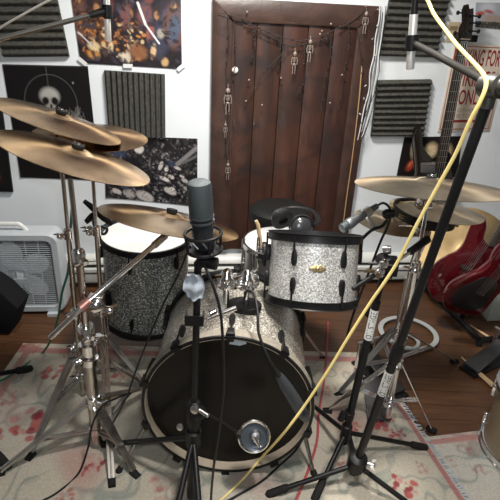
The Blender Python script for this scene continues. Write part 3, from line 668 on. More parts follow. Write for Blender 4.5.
for i in range(10):
    a = math.pi * 2 * (i + .5) / 10; out = math.cos(a) * bx_ + math.sin(a) * by_
    for sgn_, hh in ((1, -.10), (-1, -BL + .10)):
        lug(bc + out * (BR - .008) + bax * hh, out, bax * sgn_, BLACKP, bass, .06, .02)
        he = 0.004 if sgn_ > 0 else -BL - .014
        MB().tube([bc + out * (BR + .008) + bax * hh, bc + out * (BR + .016) + bax * he], .0034, 8).build('tension_rod', BLACKM, bass)
        cl_ = MB(); t_ = np.cross(bax, out)
        cl_.prism([bc + out * (BR + .006) + bax * (he - sgn_ * .034) + t_ * .010, bc + out * (BR + .006) + bax * (he - sgn_ * .034) - t_ * .010, bc + out * (BR + .006) + bax * he - t_ * .014, bc + out * (BR + .006) + bax * he + t_ * .014], out * .014, bev=.003)
        cl_.box(bc + out * (BR + .002) + bax * (he + sgn_ * .001), (.022, .018, .005), (t_, out, bax)); cl_.build('claw', BLACKP, bass)
# spurs
for a0, b0, lab in (((137, 398), (128, 446), 'left'), ((308, 410), (314, 474), 'right')):
    top = bc - bax * .12 + V(-.245 if lab == 'left' else .245, 0, -.10); ft = Pz(*b0, .012)
    if lab == 'left': ft = V(bc[0] - .36, BY - .02, .012)
    sp_ = MB(); sp_.box(top, (.028, .05, .05)); sp_.lathe([(.016, -.02), (.019, 0), (.016, .02)], top, (1, 0, .2), 16); s_o = sp_.build('spur_bracket', BLACKM, bass)
    MB().tube([top, top + (ft - top) * .45, ft], [.0075, .0075, .0055], 12).build('spur_leg', DCHROME, s_o)
    q_ = MB(); q_.tube([ft + (top - ft) * .06, ft, ft - UP * .010], [.010, .012, .009], 12); q_.build('rubber_foot', RUBBER, s_o)
# tom mount on top of the bass drum
bt = bc + bax * -.20 + UP * (BR - .008)
MB().prism([bt + V(.035 + .058 * math.cos(t), .045 * math.sin(t), -.006) for t in np.linspace(0, 2 * math.pi, 28, endpoint=False)], UP * .024, bev=.006).build('mount_plate', BLACKP, bass)
tm = MB()
MPX = []
for px, pz in ((226, .70), (246, .69)):
    b0 = P(px, 303, bt[1]); b0[2] = bt[2] + .016; MPX.append(b0)
    tm.rod(b0, b0 + UP * .07, .0100, 14)
tm.build('mount_post', CHROME, bass)
cl2 = MB()
for b0 in MPX:
    c_ = b0 + UP * .080
    cl2.lathe([(.010, -.020), (.027, -.020), (.029, .014), (.020, .024), (.016, .038), (.006, .046)], c_, (0, 0, 1), 18); cl2.lathe([(.019, -.036), (.021, -.032), (.021, .032), (.019, .036)], c_ + UP * .006, (1, .25, .1), 16)
    wingnut(cl2, c_ + V(0, -.022, .006), V(-.2, -1, .2), 1.8)
cl2.build('mount_clamp', CHROME, bass)
st_ = MB()
sc_ = Ppl(238, 341, bc - bax * .035, bax); st_.prism([sc_ + bx_ * a + by_ * b for a, b in ((-.026, -.012), (.006, -.016), (.026, -.008), (.022, .010), (-.01, .014), (-.024, .008))], bax * .0012)
so_ = st_.build('sticker', M('pale_blue_sticker', (.38, .50, .62), .4, col2=(.55, .62, .68), scale=90), bass); so_['label'] = 'small pale blue sticker'

# ---- rack tom
tax = nrm(V(.0, .37, 1)); tc0 = P(314.5, 236.5, 1.55); TR = .148
ttop = tc0 + V(.002, 0, -.006)
tom = drum('rack_tom', 'silver sparkle rack tom with black hoops mounted above the bass drum', 'drum', ttop, TR, .20, tax, SPARK, BLACKM, BLACKM, 6, headm=HEADW, phase=0, hoopw=.018, lugm2=BLACKM)
bp = Ppl(317, 268, ttop + V(0, -TR - .004, 0), V(0, -1, 0)); bz = nrm(V((bp - ttop)[0], (bp - ttop)[1], 0)); rad = ttop + (bp - ttop) @ tax * tax
bz = nrm((bp - ttop) - ((bp - ttop) @ tax) * tax); bp = ttop + ((bp - ttop) @ tax) * tax + bz * (TR + .0002); t_ = np.cross(tax, bz)
bg = MB(); pts = []
for i in range(36):
    a = 2 * math.pi * i / 36; rr = .014 + .011 * abs(math.cos(a)) ** 3 + .003 * math.cos(6 * a); pts.append(bp + t_ * math.cos(a) * rr * 1.0 + tax * math.sin(a) * rr * .85)
bg.prism(pts, bz * .003, bev=.0012); bg.lathe([(.0001, .0052), (.005, .0048), (.007, .003)], bp, bz, 20)
bo = bg.build('badge', GOLD, tom); bo['label'] = 'gold badge'
iso = MB(); side = -_r
mt = ttop + V(-TR - .012, .01, -.075)
iso.prism([mt + V(0, .035 * math.cos(t), .045 * math.sin(t)) for t in np.linspace(0, 2 * math.pi, 20, endpoint=False)], V(-.016, 0, 0), bev=.004); iso.lathe([(.017, 0), (.02, .01), (.016, .035)], mt, (-1, 0, 0), 16)
iso.build('mount_bracket', BLACKM, tom)
lr = MB(); e_ = MPX[1] + UP * .068
lr.tube(spline([mt + V(-.03, 0, .06), mt + V(-.03, 0, 0), mt + V(-.03, -.002, -.055), mt + V(-.045, -.004, -.075), e_ + V(.03, 0, 0), e_], 6), .0062, 12); wingnut(lr, mt + V(-.03, -.012, .01), V(-.3, -1, .3), 1.4)
lr.build('tom_arm', CHROME, tom)

# ---- floor tom
FR_ = .178; fc = P(146, 236, 1.90); fax = nrm(V(.03, -.03, 1)); FLn = fc[2] - .185
ft_ = drum('floor_tom', 'grey sparkle floor tom on three legs at the left of the bass drum', 'drum', fc, FR_, FLn, fax, SPARKF, BLACKM, BLACKM, 6, headm=HEADW, phase=.36, hoopw=.018, lugm2=BLACKM)
for a in (-2.45, -.55, 1.2):
    out = V(math.cos(a), math.sin(a), 0); b0 = fc - UP * (FLn * .62) + out * (FR_ + .018)
    MB().box(b0 - out * .008, (.03, .03, .06), (np.cross(UP, out), out, UP)).build('leg_bracket', BLACKM, ft_)
    lo = MB().tube([b0 + UP * .12, V(b0[0], b0[1], .12), V(b0[0], b0[1], .03) + out * .02], .0052, 10).build('leg', DCHROME, ft_)
    q_ = MB(); f0 = V(b0[0], b0[1], .0) + out * .021; q_.lathe([(.010, .008), (.014, .011), (.012, .04), (.007, .042)], f0, UP, 14); q_.build('rubber_foot', RUBBER, lo)

# ---- snare drum behind the rack tom, on its basket stand
sc = P(288, 245, 1.90); SNR = .178
sn = drum('snare_drum', 'chrome snare drum with white head on a basket stand behind the rack tom', 'drum', sc, SNR, .125, nrm(V(0, .05, 1)), STEEL, CHROME, CHROME, 8, phase=.4)
ss = thing('snare_stand', 'chrome tripod snare stand under the snare drum behind the bass drum', 'stand', sc * V(1, 1, 0) + UP * .009)
sb = sc - UP * .145
MB().rod(sb - UP * .04, sb * V(1, 1, 0) + UP * .10, .011).build('pole', CHROME, ss)
for a in (.5, 2.6, 4.7):
    o_ = V(math.cos(a), math.sin(a), 0); MB().tube([sb - UP * .05, sb + o_ * .17 - UP * .006, sb + o_ * .195 + UP * .03], .006, 10).build('basket_arm', CHROME, ss)
tripod_flat(ss, sb * V(1, 1, 0) + UP * .12, [sc * V(1, 1, 0) + .20 * V(math.cos(a), math.sin(a), 0) + UP * .0 for a in (-.1, 1.57, 3.3)], CHROME, sb * V(1, 1, 0) + UP * .26)

# ---- throne
tc1 = P(280, 206, 2.29)
tn = thing('drum_throne', 'round black padded drum throne standing in front of the wooden door', 'stool', tc1 * V(1, 1, 0))
MB().lathe([(.0001, .0), (.10, -.001), (.132, -.006), (.147, -.018), (.151, -.04), (.147, -.07), (.13, -.08), (.0001, -.08)], tc1, (0, 0, 1), 56).build('seat', VINYL, tn)
MB().rod(tc1 - UP * .08, tc1 * V(1, 1, 0) + UP * .12, .013).build('post', CHROME, tn)
tripod_flat(tn, tc1 * V(1, 1, 0) + UP * .14, [tc1 * V(1, 1, 0) + .22 * V(math.cos(a), math.sin(a), 0) for a in (.3, 2.4, 4.5)], CHROME, tc1 * V(1, 1, 0) + UP * .30)

# ---- headphones lying on the snare
hc = P(301, 227, 1.84); hc[2] = max(hc[2], sc[2] + .03)
hp_ = thing('headphones', 'black closed headphones lying on the snare drum behind the rack tom', 'headphones', V(hc[0], hc[1], sc[2] + .012))
hn = nrm(V(.12, -1, .38)); hx, hy, _ = basis(hn)
def cup(c, n, nm):
    co = MB().lathe([(.0001, .030), (.022, .029), (.037, .022), (.044, .010), (.045, 0), (.041, -.004), (.0001, -.004)], c, n, 40).build(nm, M('glossy_black_plastic', (.03, .032, .035), .22, coat=.4) if nm == 'ear_cup' else BLACKP, hp_)
    MB().lathe([(.020, -.022), (.040, -.022), (.047, -.016), (.047, -.006), (.043, -.003), (.020, -.003)], c, n, 36, closed=True).build('ear_pad', VINYL, co)
cup(hc, hn, 'ear_cup')
hc2 = hc + V(-.075, .10, -.005); cup(hc2, nrm(V(-.4, .9, .3)), 'ear_cup')
mb = MB(); pth = spline([hc + hn * .012 + V(.044, .0, .012), hc + V(.07, .03, .02), hc + V(.05, .12, .03), hc + V(-.03, .16, .025), hc2 + V(-.02, .03, .02), hc2 + V(-.045, 0, .0)], 8)
mb.tube(pth, .011, 10, flat=.45); mb.build('headband', BLACKP, hp_)
mb = MB(); mb.tube(spline([hc + hn * .016 + hx * .047, hc + hn * .018 + hx * .034 + hy * .034, hc + hn * .016 + hy * .047, hc + hn * .018 - hx * .034 + hy * .034, hc + hn * .016 - hx * .047], 6), .005, 8); mb.build('yoke', BLACKP, hp_)
# a stick and a dark brush on the snare's left
tag(MB().tube([V(P(264, 240, 1.76)[0], 1.76, sc[2] + .006), P(258, 225, 1.75), P(256, 220.5, 1.75)], [.0078, .0078, .0060], 12).build('drum_stick', STICKW, loc=V(P(264, 240, 1.76)[0], 1.76, sc[2] + .006)), 'short stretch of pale wooden drumstick sticking up at the left of the snare', 'drumstick')

# ================================================================== CYMBALS AND STANDS
CA = P(59, 121, 1.50); cymbal(CA, .187, (.335, .140, 1), CYM, 'bronze crash cymbal at upper left just below the skull of the poster, topmost of three', 'cymbals')
CB = P(75.5, 157, 1.31); cymbal(CB, .205, (.315, .155, 1), CYM, 'lowest and nearest of the three bronze crash cymbals at upper left', 'cymbals')
CC = P(170, 221, 1.50); cymbal(CC, .228, (.18, .245, 1), CYM, 'bronze ride cymbal on a boom arm over the floor tom, behind the black studio microphone', 'cymbals')
CR = P(430, 187, 1.47); cymbal(CR, .226, (-.01, .155, 1), CYML, 'broad pale crash cymbal at the right in front of the black guitar', 'cymbals')

def tilter(mb, c, n, s=1.0):
    x, y, z = basis(n)
    mb.rod(c - z * .045, c + z * .038, .0038, 10); mb.lathe([(.006, -.03), (.013, -.028), (.014, -.012), (.009, -.008)], c, n, 18); wingnut(mb, c + z * .028, n, s * .62)
# stand of the lower crash with the ride's boom clamped to it
zB = nrm(V(.315, .155, 1)); topB = CB
baseB = V(Pz(98, 446)[0], Pz(98, 446)[1], 0); baseB = V(Pz(98, 449)[0], Pz(98, 449)[1], .009)
sB = thing('cymbal_stand', 'thick chrome cymbal stand in the left foreground with a long boom arm clamped on', 'stand', baseB)
def onB(z): return baseB + (CB - zB * .05 - baseB) * (z / (CB[2] - .05)) * V(1, 1, 0) + UP * z
MB().tube([onB(.03), onB(.50)], .0195, 20).build('base_tube', DCHROME, sB)
MB().tube([onB(.48), onB(.76)], .0115, 16).build('middle_tube', DCHROME, sB)
MB().tube([onB(.74), CB - zB * .06], .0075, 14).build('top_tube', DCHROME, sB)
for z_, r_ in ((.50, .0195), (.76, .0115)):
    mb = MB(); mb.lathe([(r_, -.03), (r_ + .008, -.028), (r_ + .008, .012), (r_ + .003, .018)], onB(z_), UP, 20); wingnut(mb, onB(z_) + V(.014, -.012, -.01), V(.6, -.8, 0), 1.6); mb.build('collar', CHROME, sB)
mb = MB()
mb.lathe([(.0195, -.02), (.028, -.018), (.028, .018), (.0195, .02)], onB(.43), nrm(V(0, 0, 1)), 20); mb.lathe([(.017, -.014), (.029, -.012), (.029, .012), (.017, .014)], onB(.385), nrm(V(.12, 0, 1)), 20); wingnut(mb, onB(.39) + V(-.022, -.016, 0), V(-.8, -.6, 0), 1.6)
mb.build('collar', CHROME, sB)
mb = MB(); tilter(mb, CB, zB, 1.2); mb.build('tilter', CHROME, sB)
mb = MB(); mb.lathe([(.005, .016), (.016, .016), (.017, .030), (.005, .032)], CB + zB * .004, zB, 18); mb.build('felt', FELT, sB)
# boom arm
zC = nrm(V(.18, .245, 1)); clampc = P(88, 302, CB[1] - .03); a1 = P(165, 236, CC[1] - .01); a0 = clampc + (clampc - a1) * .50
a0 = P(50, 338, CB[1] - .10)
MB().tube([a0, clampc, a1], .0088, 14).build('boom_arm', CHROME, sB)
mb = MB(); mb.tube([a1 - nrm(a1 - clampc) * .05, a1, CC - zC * .03], [.012, .012, .008], 12); tilter(mb, CC, zC, 1.1); mb.build('boom_tilter', DCHROME, sB)
mb = MB(); mb.lathe([(.005, .022), (.017, .022), (.018, .040), (.005, .042)], CC, zC, 18); mb.build('boom_felt', FELT, sB)
mb = MB(); ad = nrm(a1 - clampc); mb.tube([clampc - ad * .030, clampc + ad * .004], .0165, 16); mb.build('boom_clamp_grip', PINKL, sB)['label'] = 'dull pink clamp jaw'
mb = MB(); mb.lathe([(.014, -.02), (.02, -.017), (.02, .017), (.014, .02)], clampc + V(.024, .01, -.012), V(.3, -1, .3), 20); mb.lathe([(.012, 0), (.016, .005), (.016, .018), (.01, .022)], clampc + V(.026, -.012, -.004), V(.2, -1, .2), 18); wingnut(mb, clampc + V(.05, -.008, -.016), V(1, -.3, -.1), 1.7); mb.box(clampc + V(.02, .018, -.005), (.045, .03, .035)); mb.build('boom_clamp', CHROME, sB)
fB = [Pz(2, 474, .01), Pz(134, 474, .01), baseB + V(.14, .30, .01)]
tripod_flat(sB, onB(.085), fB, DCHROME, onB(.215), .016)
mb = MB(); mb.lathe([(.0195, -.022), (.025, -.02), (.025, .02), (.0195, .022)], onB(.215), UP, 18); wingnut(mb, onB(.215) + V(.02, -.014, 0), V(.8, -.6, 0), 1.5); mb.build('leg_collar', CHROME, sB); mb = MB(); mb.lathe([(.0195, -.014), (.023, -.012), (.023, .012), (.0195, .014)], onB(.085), UP, 18); mb.build('leg_collar', CHROME, sB)

# stand of the upper crash
zA = nrm(V(.335, .140, 1))
def straight_stand(name, label, c, n, base, feet, rs, zs, topleg, hub, m=DCHROME, mark=None):
    s = thing(name, label, 'stand', base); z = nrm(n); pc = c - z * .06 if mark is None else mark
    def on(h): return base + (pc - base) * V(1, 1, 0) * (h / pc[2]) + UP * h
    MB().tube([on(.03), on(zs[0])], rs[0], 16).build('base_tube', m, s); MB().tube([on(zs[0] - .02), on(zs[1])], rs[1], 14).build('middle_tube', m, s); MB().tube([on(zs[1] - .02), pc, c - z * .045], rs[2], 12).build('top_tube', m, s)
    for h, r_ in ((zs[0], rs[0]), (zs[1], rs[1]), (topleg, rs[0]), (hub, rs[0])):
        mb = MB(); mb.lathe([(r_, -.022), (r_ + .006, -.02), (r_ + .006, .012), (r_ + .002, .016)], on(h), UP, 18); wingnut(mb, on(h) + V(-.012, -.012, -.004), V(-.7, -.7, 0), 1.3); mb.build('collar', CHROME, s)
    mb = MB(); tilter(mb, c, z, 1.1); mb.lathe([(.010, -.012), (.016, -.01), (.016, .01), (.010, .012)], c - z * .055, V(1, 0, .1), 18); mb.build('tilter', CHROME, s)
    mb = MB(); mb.lathe([(.005, .016), (.015, .016), (.016, .028), (.005, .03)], c + z * .004, z, 18); mb.build('felt', FELT, s)
    tripod_flat(s, on(hub), feet, m, on(topleg), .013)
    return s
bA = Pz(84, 398); bA = V(bA[0], bA[1], 0)
straight_stand('cymbal_stand', 'slim chrome cymbal stand at the far left carrying the upper crash cymbal', CA, zA, bA, [Pz(32, 456, .009), bA + V(.24, .06, .009), bA + V(-.06, .28, .009)], (.012, .009, .0065), (.42, .74), .27, .12, mark=P(59.5, 143, 1.50))
# third thin stand beside the floor tom with a clip-on microphone
b3 = Pz(107, 386); b3 = V(b3[0], b3[1], .009)
C2 = P(91, 136, 1.62); z2 = nrm(V(.075, .0, 1))
cymbal(C2, .181, z2, CYM, 'bronze cymbal at upper left half hidden between the topmost and lowest crashes', 'cymbals')
straight_stand('cymbal_stand', 'thin chrome cymbal stand close beside the floor tom, behind the boom cymbal stand', C2, z2, b3, [Pz(112, 482, .010), b3 + V(.17, -.02, 0), b3 + V(-.16, .15, 0)], (.0105, .0085, .0062), (.36, .70), .24, .10)
# the black clip microphone on the floor tom's rim
cm = thing('clip_microphone', 'black clip-on microphone clamped to the left rim of the floor tom', 'microphone', P(104, 228, fc[1] - .06))
mb = MB(); mb.tube([P(84, 201, 1.74), P(93, 208, 1.75), P(104, 218, 1.77), P(112, 224, 1.78)], [.008, .013, .014, .010], 14); mb.build('body', BLACKP, cm)
mb = MB(); mb.tube(spline([P(86, 221, 1.77), P(93, 214, 1.77), P(103, 213, 1.78), P(108, 220, 1.79)], 6), .0075, 10); mb.tube([P(98, 214, 1.77), P(86, 222, 1.76)], [.008, .010], 10); mb.build('swivel', BLACKP, cm)
mb = MB(); mb.tube(spline([P(93, 220, 1.78), P(96, 230, 1.79), P(104, 234, 1.80), P(107, 229, 1.81), P(101, 226, 1.81)], 6), .006, 10); mb.build('clamp', BLACKP, cm)
mb = MB(); wingnut(mb, P(91, 228, 1.77), V(-.5, -.8, 0), 1.5); mb.build('clamp_screw', CHROME, cm)

# ---- right side: chrome stand of the pale crash
zR = nrm(V(-.01, .155, 1)); bR = Pz(386, 424); bR = V(bR[0], bR[1], .010)
straight_stand('cymbal_stand', 'chrome cymbal stand at the right holding the broad pale crash, between the black stands', CR, zR, bR, [Pz(430, 430, .012), bR + V(-.22, .04, 0), bR + V(.02, .27, 0)], (.0125, .0095, .007), (.40, .70), .30, .11, CHROME)

# ---- hi-hat
HB = P(436, 210, 1.74); HB[1] = 1.74
cymbal(HB, .168, (.05, .08, 1), CYML, 'pale hi-hat cymbal just under the broad right-hand crash', 'cymbals')
LT = P(388, 222, 1.78); cymbal(LT, .132, (.10, .0, 1), CYML, 'smaller pale cymbal at lower left of the right-hand crash, behind the silver-grey microphone', 'cymbals')
bH = V(HB[0] - .05, HB[1] + .0, 0)
hs = thing('hi_hat_stand', 'chrome hi-hat stand with footboard on the boards behind the black stands', 'stand', bH)
MB().tube([bH + UP * .04, bH + UP * .52], .012, 16).build('base_tube', CHROME, hs)
MB().tube([bH + UP * .5, HB - UP * .04], .008, 14).build('upper_tube', CHROME, hs)
MB().tube([HB - UP * .05, HB + UP * .05], .003, 8).build('pull_rod', CHROME, hs)
c_ = P(421, 203, 1.66); mb = MB(); mb.lathe([(.008, -.02), (.018, -.016), (.02, 0), (.015, .014), (.006, .02)], c_, V(.2, -.5, 1), 18); wingnut(mb, c_ + V(-.01, -.02, .004), V(-.5, -.8, .2), 1.6); mb.build('clutch', CHROME, hs)
c_ = P(420, 226, 1.66); mb = MB(); mb.lathe([(.010, -.03), (.019, -.026), (.019, .022), (.010, .028)], c_, V(0, 0, 1), 18); mb.lathe([(.011, -.02), (.016, -.018), (.016, .018), (.011, .02)], c_ + V(-.012, -.02, .012), V(1, .2, .1), 18); wingnut(mb, c_ + V(-.03, -.02, .02), V(-.8, -.6, .2), 1.8); mb.box(c_ + V(.012, -.005, -.022), (.05, .03, .024)); mb.build('arm_clamp', CHROME, hs)
MB().tube([c_, LT + V(0, 0, -.02), LT + V(.0, 0, .03)], .005, 10).build('cymbal_arm', CHROME, hs)
MB().tube([c_ + V(.012, 0, -.03), P(412, 262, 1.66), bH + UP * .30], .007, 12).build('strut', CHROME, hs)
hub = bH + UP * .12
tripod_flat(hs, hub, [Pz(453, 363), bH + V(-.22, -.10, 0), bH + V(-.02, .24, 0)], STEEL, bH + UP * .28, .014)
mb = MB(); p0 = V(bH[0] - .09, bH[1] - .06, .012); mb.prism([p0 + V(-.035, .0, .05), p0 + V(.035, .0, .05), p0 + V(.045, -.20, .012), p0 + V(-.045, -.20, .012)], V(0, 0.002, .009), bev=.002); mb.build('footboard', M('dark_grey_footboard', (.06, .06, .062), .4, .6), hs)
# tambourine ring under the hi-hat
tcn = P(424, 214, 1.70); tn_ = nrm(V(.12, -.02, 1))
tb = thing('tambourine', 'black tambourine ring with small brass jingles under the pale hi-hat cymbal', 'tambourine', tcn)
xx, yy, zz = basis(tn_)
MB().lathe(ringp(.108, .114, -.016, .016), tcn, tn_, 56, closed=True).build('frame', BLACKP, tb)
for i in range(9):
    a = 2 * math.pi * i / 9 + .2; o_ = math.cos(a) * xx + math.sin(a) * yy
    mb = MB()
    for h in (-.004, .004): mb.lathe([(.0001, h), (.013, h - .001), (.0135, h + .001), (.0001, h + .0015)], tcn + o_ * .112, tn_, 18)
    mb.build('jingle', GOLD, tb)
# gold cymbal leaning on the wall
gcn = nrm(V(-.16, -.80, .56)); G = P(466, 252, 2.42)
cymbal(G, .245, gcn, CYMG, 'large gold cymbal leaning on edge against the wall behind the red guitars', 'cymbals')

# ================================================================== MICROPHONES AND THEIR STANDS
# ---- centre stand with the studio microphone
CY = 1.10
pb, pt = P(192.5, 470, CY), P(198, 262, CY); pb = pb + (pb - pt) * ((pb[2] - .05) / (pt[2] - pb[2]))
cs = thing('microphone_stand', 'black microphone stand right in front of the bass drum holding the studio microphone', 'stand', pb * V(1, 1, 0) + UP * .009)
def onC(z): return pb + (pt - pb) * ((z - pb[2]) / (pt[2] - pb[2]))
zc_ = P(197, 412, CY)[2]
MB().tube([onC(.03), onC(zc_ + .02)], .0155, 16).build('base_tube', BLACKM, cs)
MB().tube([onC(zc_), pt], .0095, 14).build('upper_tube', BLACKM, cs)
mb = MB(); mb.lathe([(.0155, -.05), (.021, -.046), (.021, .03), (.015, .04), (.010, .042)], onC(zc_), UP, 20); mb.lathe([(.014, 0), (.022, .004), (.022, .014), (.012, .018)], onC(zc_) + V(.012, -.004, .006), nrm(V(.5, -1, .3)), 20); mb.build('clutch', BLACKM, cs)
mb = MB(); mb.tube([P(199, 410, CY - .02), P(208, 416, CY - .04)], [.006, .006], 12); mb.lathe([(.002, 0), (.013, .004), (.013, .012), (.002, .015)], P(196, 408, CY - .015), nrm(V(-.3, -1, .3)), 18); mb.build('clutch_knob', STEEL, cs); mb = MB(); mb.lathe([(.002, 0), (.010, .004), (.010, .010), (.002, .013)], P(181, 426, CY - .005), nrm(V(-.3, -1, .3)), 16); mb.build('clutch_knob', STEEL, cs)
hubC = onC(P(192, 437, CY)[2])
tripod_tube(cs, hubC, [Pz(104, 447), pb * V(1, 1, 0) + V(-.06, -.42, .009), pb * V(1, 1, 0) + V(.10, -.42, .009)], BLACKM, .009)
mb = MB(); mb.lathe([(.0155, -.03), (.024, -.026), (.024, .026), (.0155, .03)], hubC, UP, 18); mb.build('leg_hub', BLACKP, cs)
# U-shaped clamp with chrome arm
c_ = P(196, 318, CY); mb = MB()
mb.box(c_ + V(-.004, -.014, 0), (.046, .004, .030)); mb.box(c_ + V(-.026, 0, 0), (.004, .030, .030)); mb.box(c_ + V(.019, 0, 0), (.004, .030, .030)); mb.build('arm_bracket', BLACKP, cs)
mb = MB(); mb.tube([P(207, 319, CY), P(236, 308, CY + .03)], .007, 12); mb.lathe([(.008, -.01), (.013, -.008), (.013, .008), (.008, .01)], P(213, 312, CY + .01), V(1, .4, .4), 14); mb.build('bracket_arm', CHROME, cs)
# shock mount
mdir = nrm(P(198, 181, CY - .005) - P(203, 240, CY)); mc = P(203.5, 238, CY)
smo = MB(); sx, sy, _ = basis(mdir)
for h, r_ in ((.012, .044), (-.030, .042)): smo.tube([mc + mdir * h + r_ * (math.cos(a) * sx + math.sin(a) * sy) for a in np.linspace(0, 2 * math.pi, 40, endpoint=False)], .0042, 8, closed=True)
for k in range(4):
    a = k * math.pi / 2 + .4; smo.tube([mc + mdir * .012 + .044 * (math.cos(a) * sx + math.sin(a) * sy), mc - mdir * .030 + .042 * (math.cos(a) * sx + math.sin(a) * sy)], .0035, 8)
smo.tube([mc - mdir * .030, mc - mdir * .034], .042, 24)
smo.tube([mc - mdir * .032, mc - mdir * .05, pt - UP * .01], [.016, .014, .013], 14); smo.lathe([(.008, -.02), (.016, -.018), (.016, .018), (.008, .02)], mc - mdir * .062 + V(.012, -.01, 0), V(1, -.3, 0), 16)
smo = smo.build('shock_mount', BLACKP, cs)
el = MB()
for k in range(8):
    a, b = k * math.pi / 4, (k + .5) * math.pi / 4
    p0, p1 = mc + mdir * .013 + .044 * (math.cos(a) * sx + math.sin(a) * sy), mc - mdir * .016 + .030 * (math.cos(b) * sx + math.sin(b) * sy); el.tube([p0, p1], .0022, 6)
el.build('elastic', M('grey_elastic', (.22, .23, .24), .7), smo)
sm = thing('studio_microphone', 'large black studio condenser microphone standing in its shock mount before the door', 'microphone', mc - mdir * .026)
MB().lathe([(.0001, -.026), (.023, -.026), (.0255, -.022), (.0255, .052)], mc, mdir, 36).build('body', MICB, sm)
top_h = float((P(198.5, 181, CY - .005) - mc) @ mdir)
MB().lathe([(.0275, .054), (.0288, .06), (.0288, top_h - .012), (.027, top_h - .004), (.021, top_h), (.0001, top_h)], mc, mdir, 40).build('grille', GRILLE, sm)
for h in (.046, .058): MB().lathe(ringp(.0255, .0300, h - .0022, h + .0022), mc, mdir, 36, closed=True).build('trim_ring', M('gunmetal', (.16, .18, .2), .3, .8), sm)
# rag on the stand
mb = MB(); nx, ny = 9, 10; o_ = P(187, 274, CY - .022); ex = V(.036, 0, 0)
vs = []
for j in range(ny):
    for i in range(nx):
        a, b = i / (nx - 1), j / (ny - 1); w = .60 + .55 * math.sin(min(b * 1.5, 1) * 1.57) - .95 * max(0, b - .62)
        vs.append(P(192.5, 274, CY - .022) + V((a - .5) * .047 * w + .006 * b, -.006 * math.sin(a * 9 + b * 4) - .004 * math.cos(b * 11) - .004 * (1 - abs(a - .5) * 2), -.074 * b * (1 - .14 * abs(a - .45))))
for q in list(vs): vs.append(q + V(0, .007, 0))
n0 = nx * ny
fs = [(j * nx + i, j * nx + i + 1, (j + 1) * nx + i + 1, (j + 1) * nx + i) for j in range(ny - 1) for i in range(nx - 1)]
fs += [tuple(n0 + i for i in reversed(f)) for f in fs]
rim = [i for i in range(nx)] + [j * nx + nx - 1 for j in range(1, ny)] + [(ny - 1) * nx + i for i in range(nx - 2, -1, -1)] + [j * nx for j in range(ny - 2, 0, -1)]
fs += [(rim[k], rim[(k + 1) % len(rim)], n0 + rim[(k + 1) % len(rim)], n0 + rim[k]) for k in range(len(rim))]
mb.add(vs, fs); tag(mb.build('cloth_scrap', CLOTH, loc=P(192, 296, CY - .02)), 'crumpled white cloth scrap hanging on the microphone stand below the shock mount', 'cloth')
# kick microphone on a short arm
kc = P(254, 436, 1.12); kn = nrm(V(.05, -.85, .50)); kx, ky, _ = basis(kn)
km = thing('kick_microphone', 'round chrome microphone on a thin black rod before the lower bass drum head', 'microphone', kc)
MB().lathe([(.0001, -.030), (.030, -.028), (.044, -.014), (.050, .0), (.0495, .006), (.046, .009), (.041, .007), (.040, .0), (.040, -.010), (.0001, -.016)], kc, kn, 48).build('grille_shell', CHROME, km)
MB().lathe([(.0001, -.006), (.0395, -.007), (.0395, -.010), (.0001, -.012)], kc, kn, 40).build('mesh_disc', M('dark_mic_mesh', (.10, .12, .14), .4, .7), km)
MB().lathe([(.0001, .012), (.012, .010), (.017, .0), (.020, -.012), (.0001, -.012)], kc + kx * .004, kn, 28).build('core', STEEL, km)
MB().tube([kc + kn * .006, kc + kn * .014 + P(260, 452, 1.10) * 0 + V(.018, -.004, -.034)], [.008, .006], 12).build('stem', CHROME, km)
mb = MB(); mb.tube(spline([P(208, 414, CY - .01), P(226, 424, 1.11), kc + V(-.046, .0, .006)], 6), .0035, 8); mb.box(kc + V(-.046, -.004, .004), (.014, .016, .022)); mb.build('rod', BLACKM, km)
# long dark microphone hanging by its cable
d0, d1 = P(278, 374, 1.14), P(308, 422, 1.10); dm = thing('hanging_microphone', 'long dark microphone dangling by its own cable before the right half of the bass drum', 'microphone', d1)
dd = d1 - d0; MB().tube([d0, d0 + dd * .08, d0 + dd * .3, d0 + dd * .6, d0 + dd * .85, d0 + dd * .97, d1], [.010, .014, .0185, .0195, .017, .011, .004], 18, flat=.7).build('body', M('dark_mic_paint', (.030, .034, .038), .33, coat=.2), dm)
MB().tube([d0 - dd * .1, d0 + dd * .04], [.007, .010], 12).build('plug', BLACKP, dm)
MB().tube(spline([d0 - dd * .08, P(268, 357, 1.15), P(259, 334, 1.18), P(257.5, 312, 1.22), P(254, 295, 1.28), P(247, 291, 1.33), P(244, 301, 1.36)], 8), .0042, 8).build('cable', BLACKC, dm)

# ---- tripod boom stands on the right
def label_on(pole, a, b, r, m_parent):
    """white label with lettering wrapped round a pole between a and b, facing the viewer side"""
    ax = nrm(b - a); L = np.linalg.norm(b - a); nn = V(-.25, -.9, .35); nn = nrm(nn - ax * (nn @ ax)); t = np.cross(ax, nn)
    lb_ = MB(); seg = 20; vs = []
    for h in (0, L):
        for k in range(seg): an = 2 * math.pi * k / seg; vs.append(a + ax * h + (r + .0006) * (math.cos(an) * nn + math.sin(an) * t))
    lb_.add(vs, [(k, (k + 1) % seg, seg + (k + 1) % seg, seg + k) for k in range(seg)]); lo = lb_.build('label', STICKER, m_parent); lo['label'] = 'white label with black lettering'
    tm_ = MB(); text_mb(tm_, 'ON STAGE', V(.06, -.36, 0), V(.88, 0, 0), V(0, .72, 0), 0, UP)
    tm_.v = [tuple(a + ax * (q[0] * L) + (r + .0012) * (math.cos(q[1] * 1.9) * nn - math.sin(q[1] * 1.9) * t)) for q in tm_.v]
    tm_.build('lettering', INK, lo)
hubR, topR = P(357, 462, 1.19), P(489, 98, 1.02)
bs = thing('boom_stand', 'tall black boom stand at the right whose pole crosses in front of the crash cymbal', 'stand', hubR * V(1, 1, 0) + UP * .009)
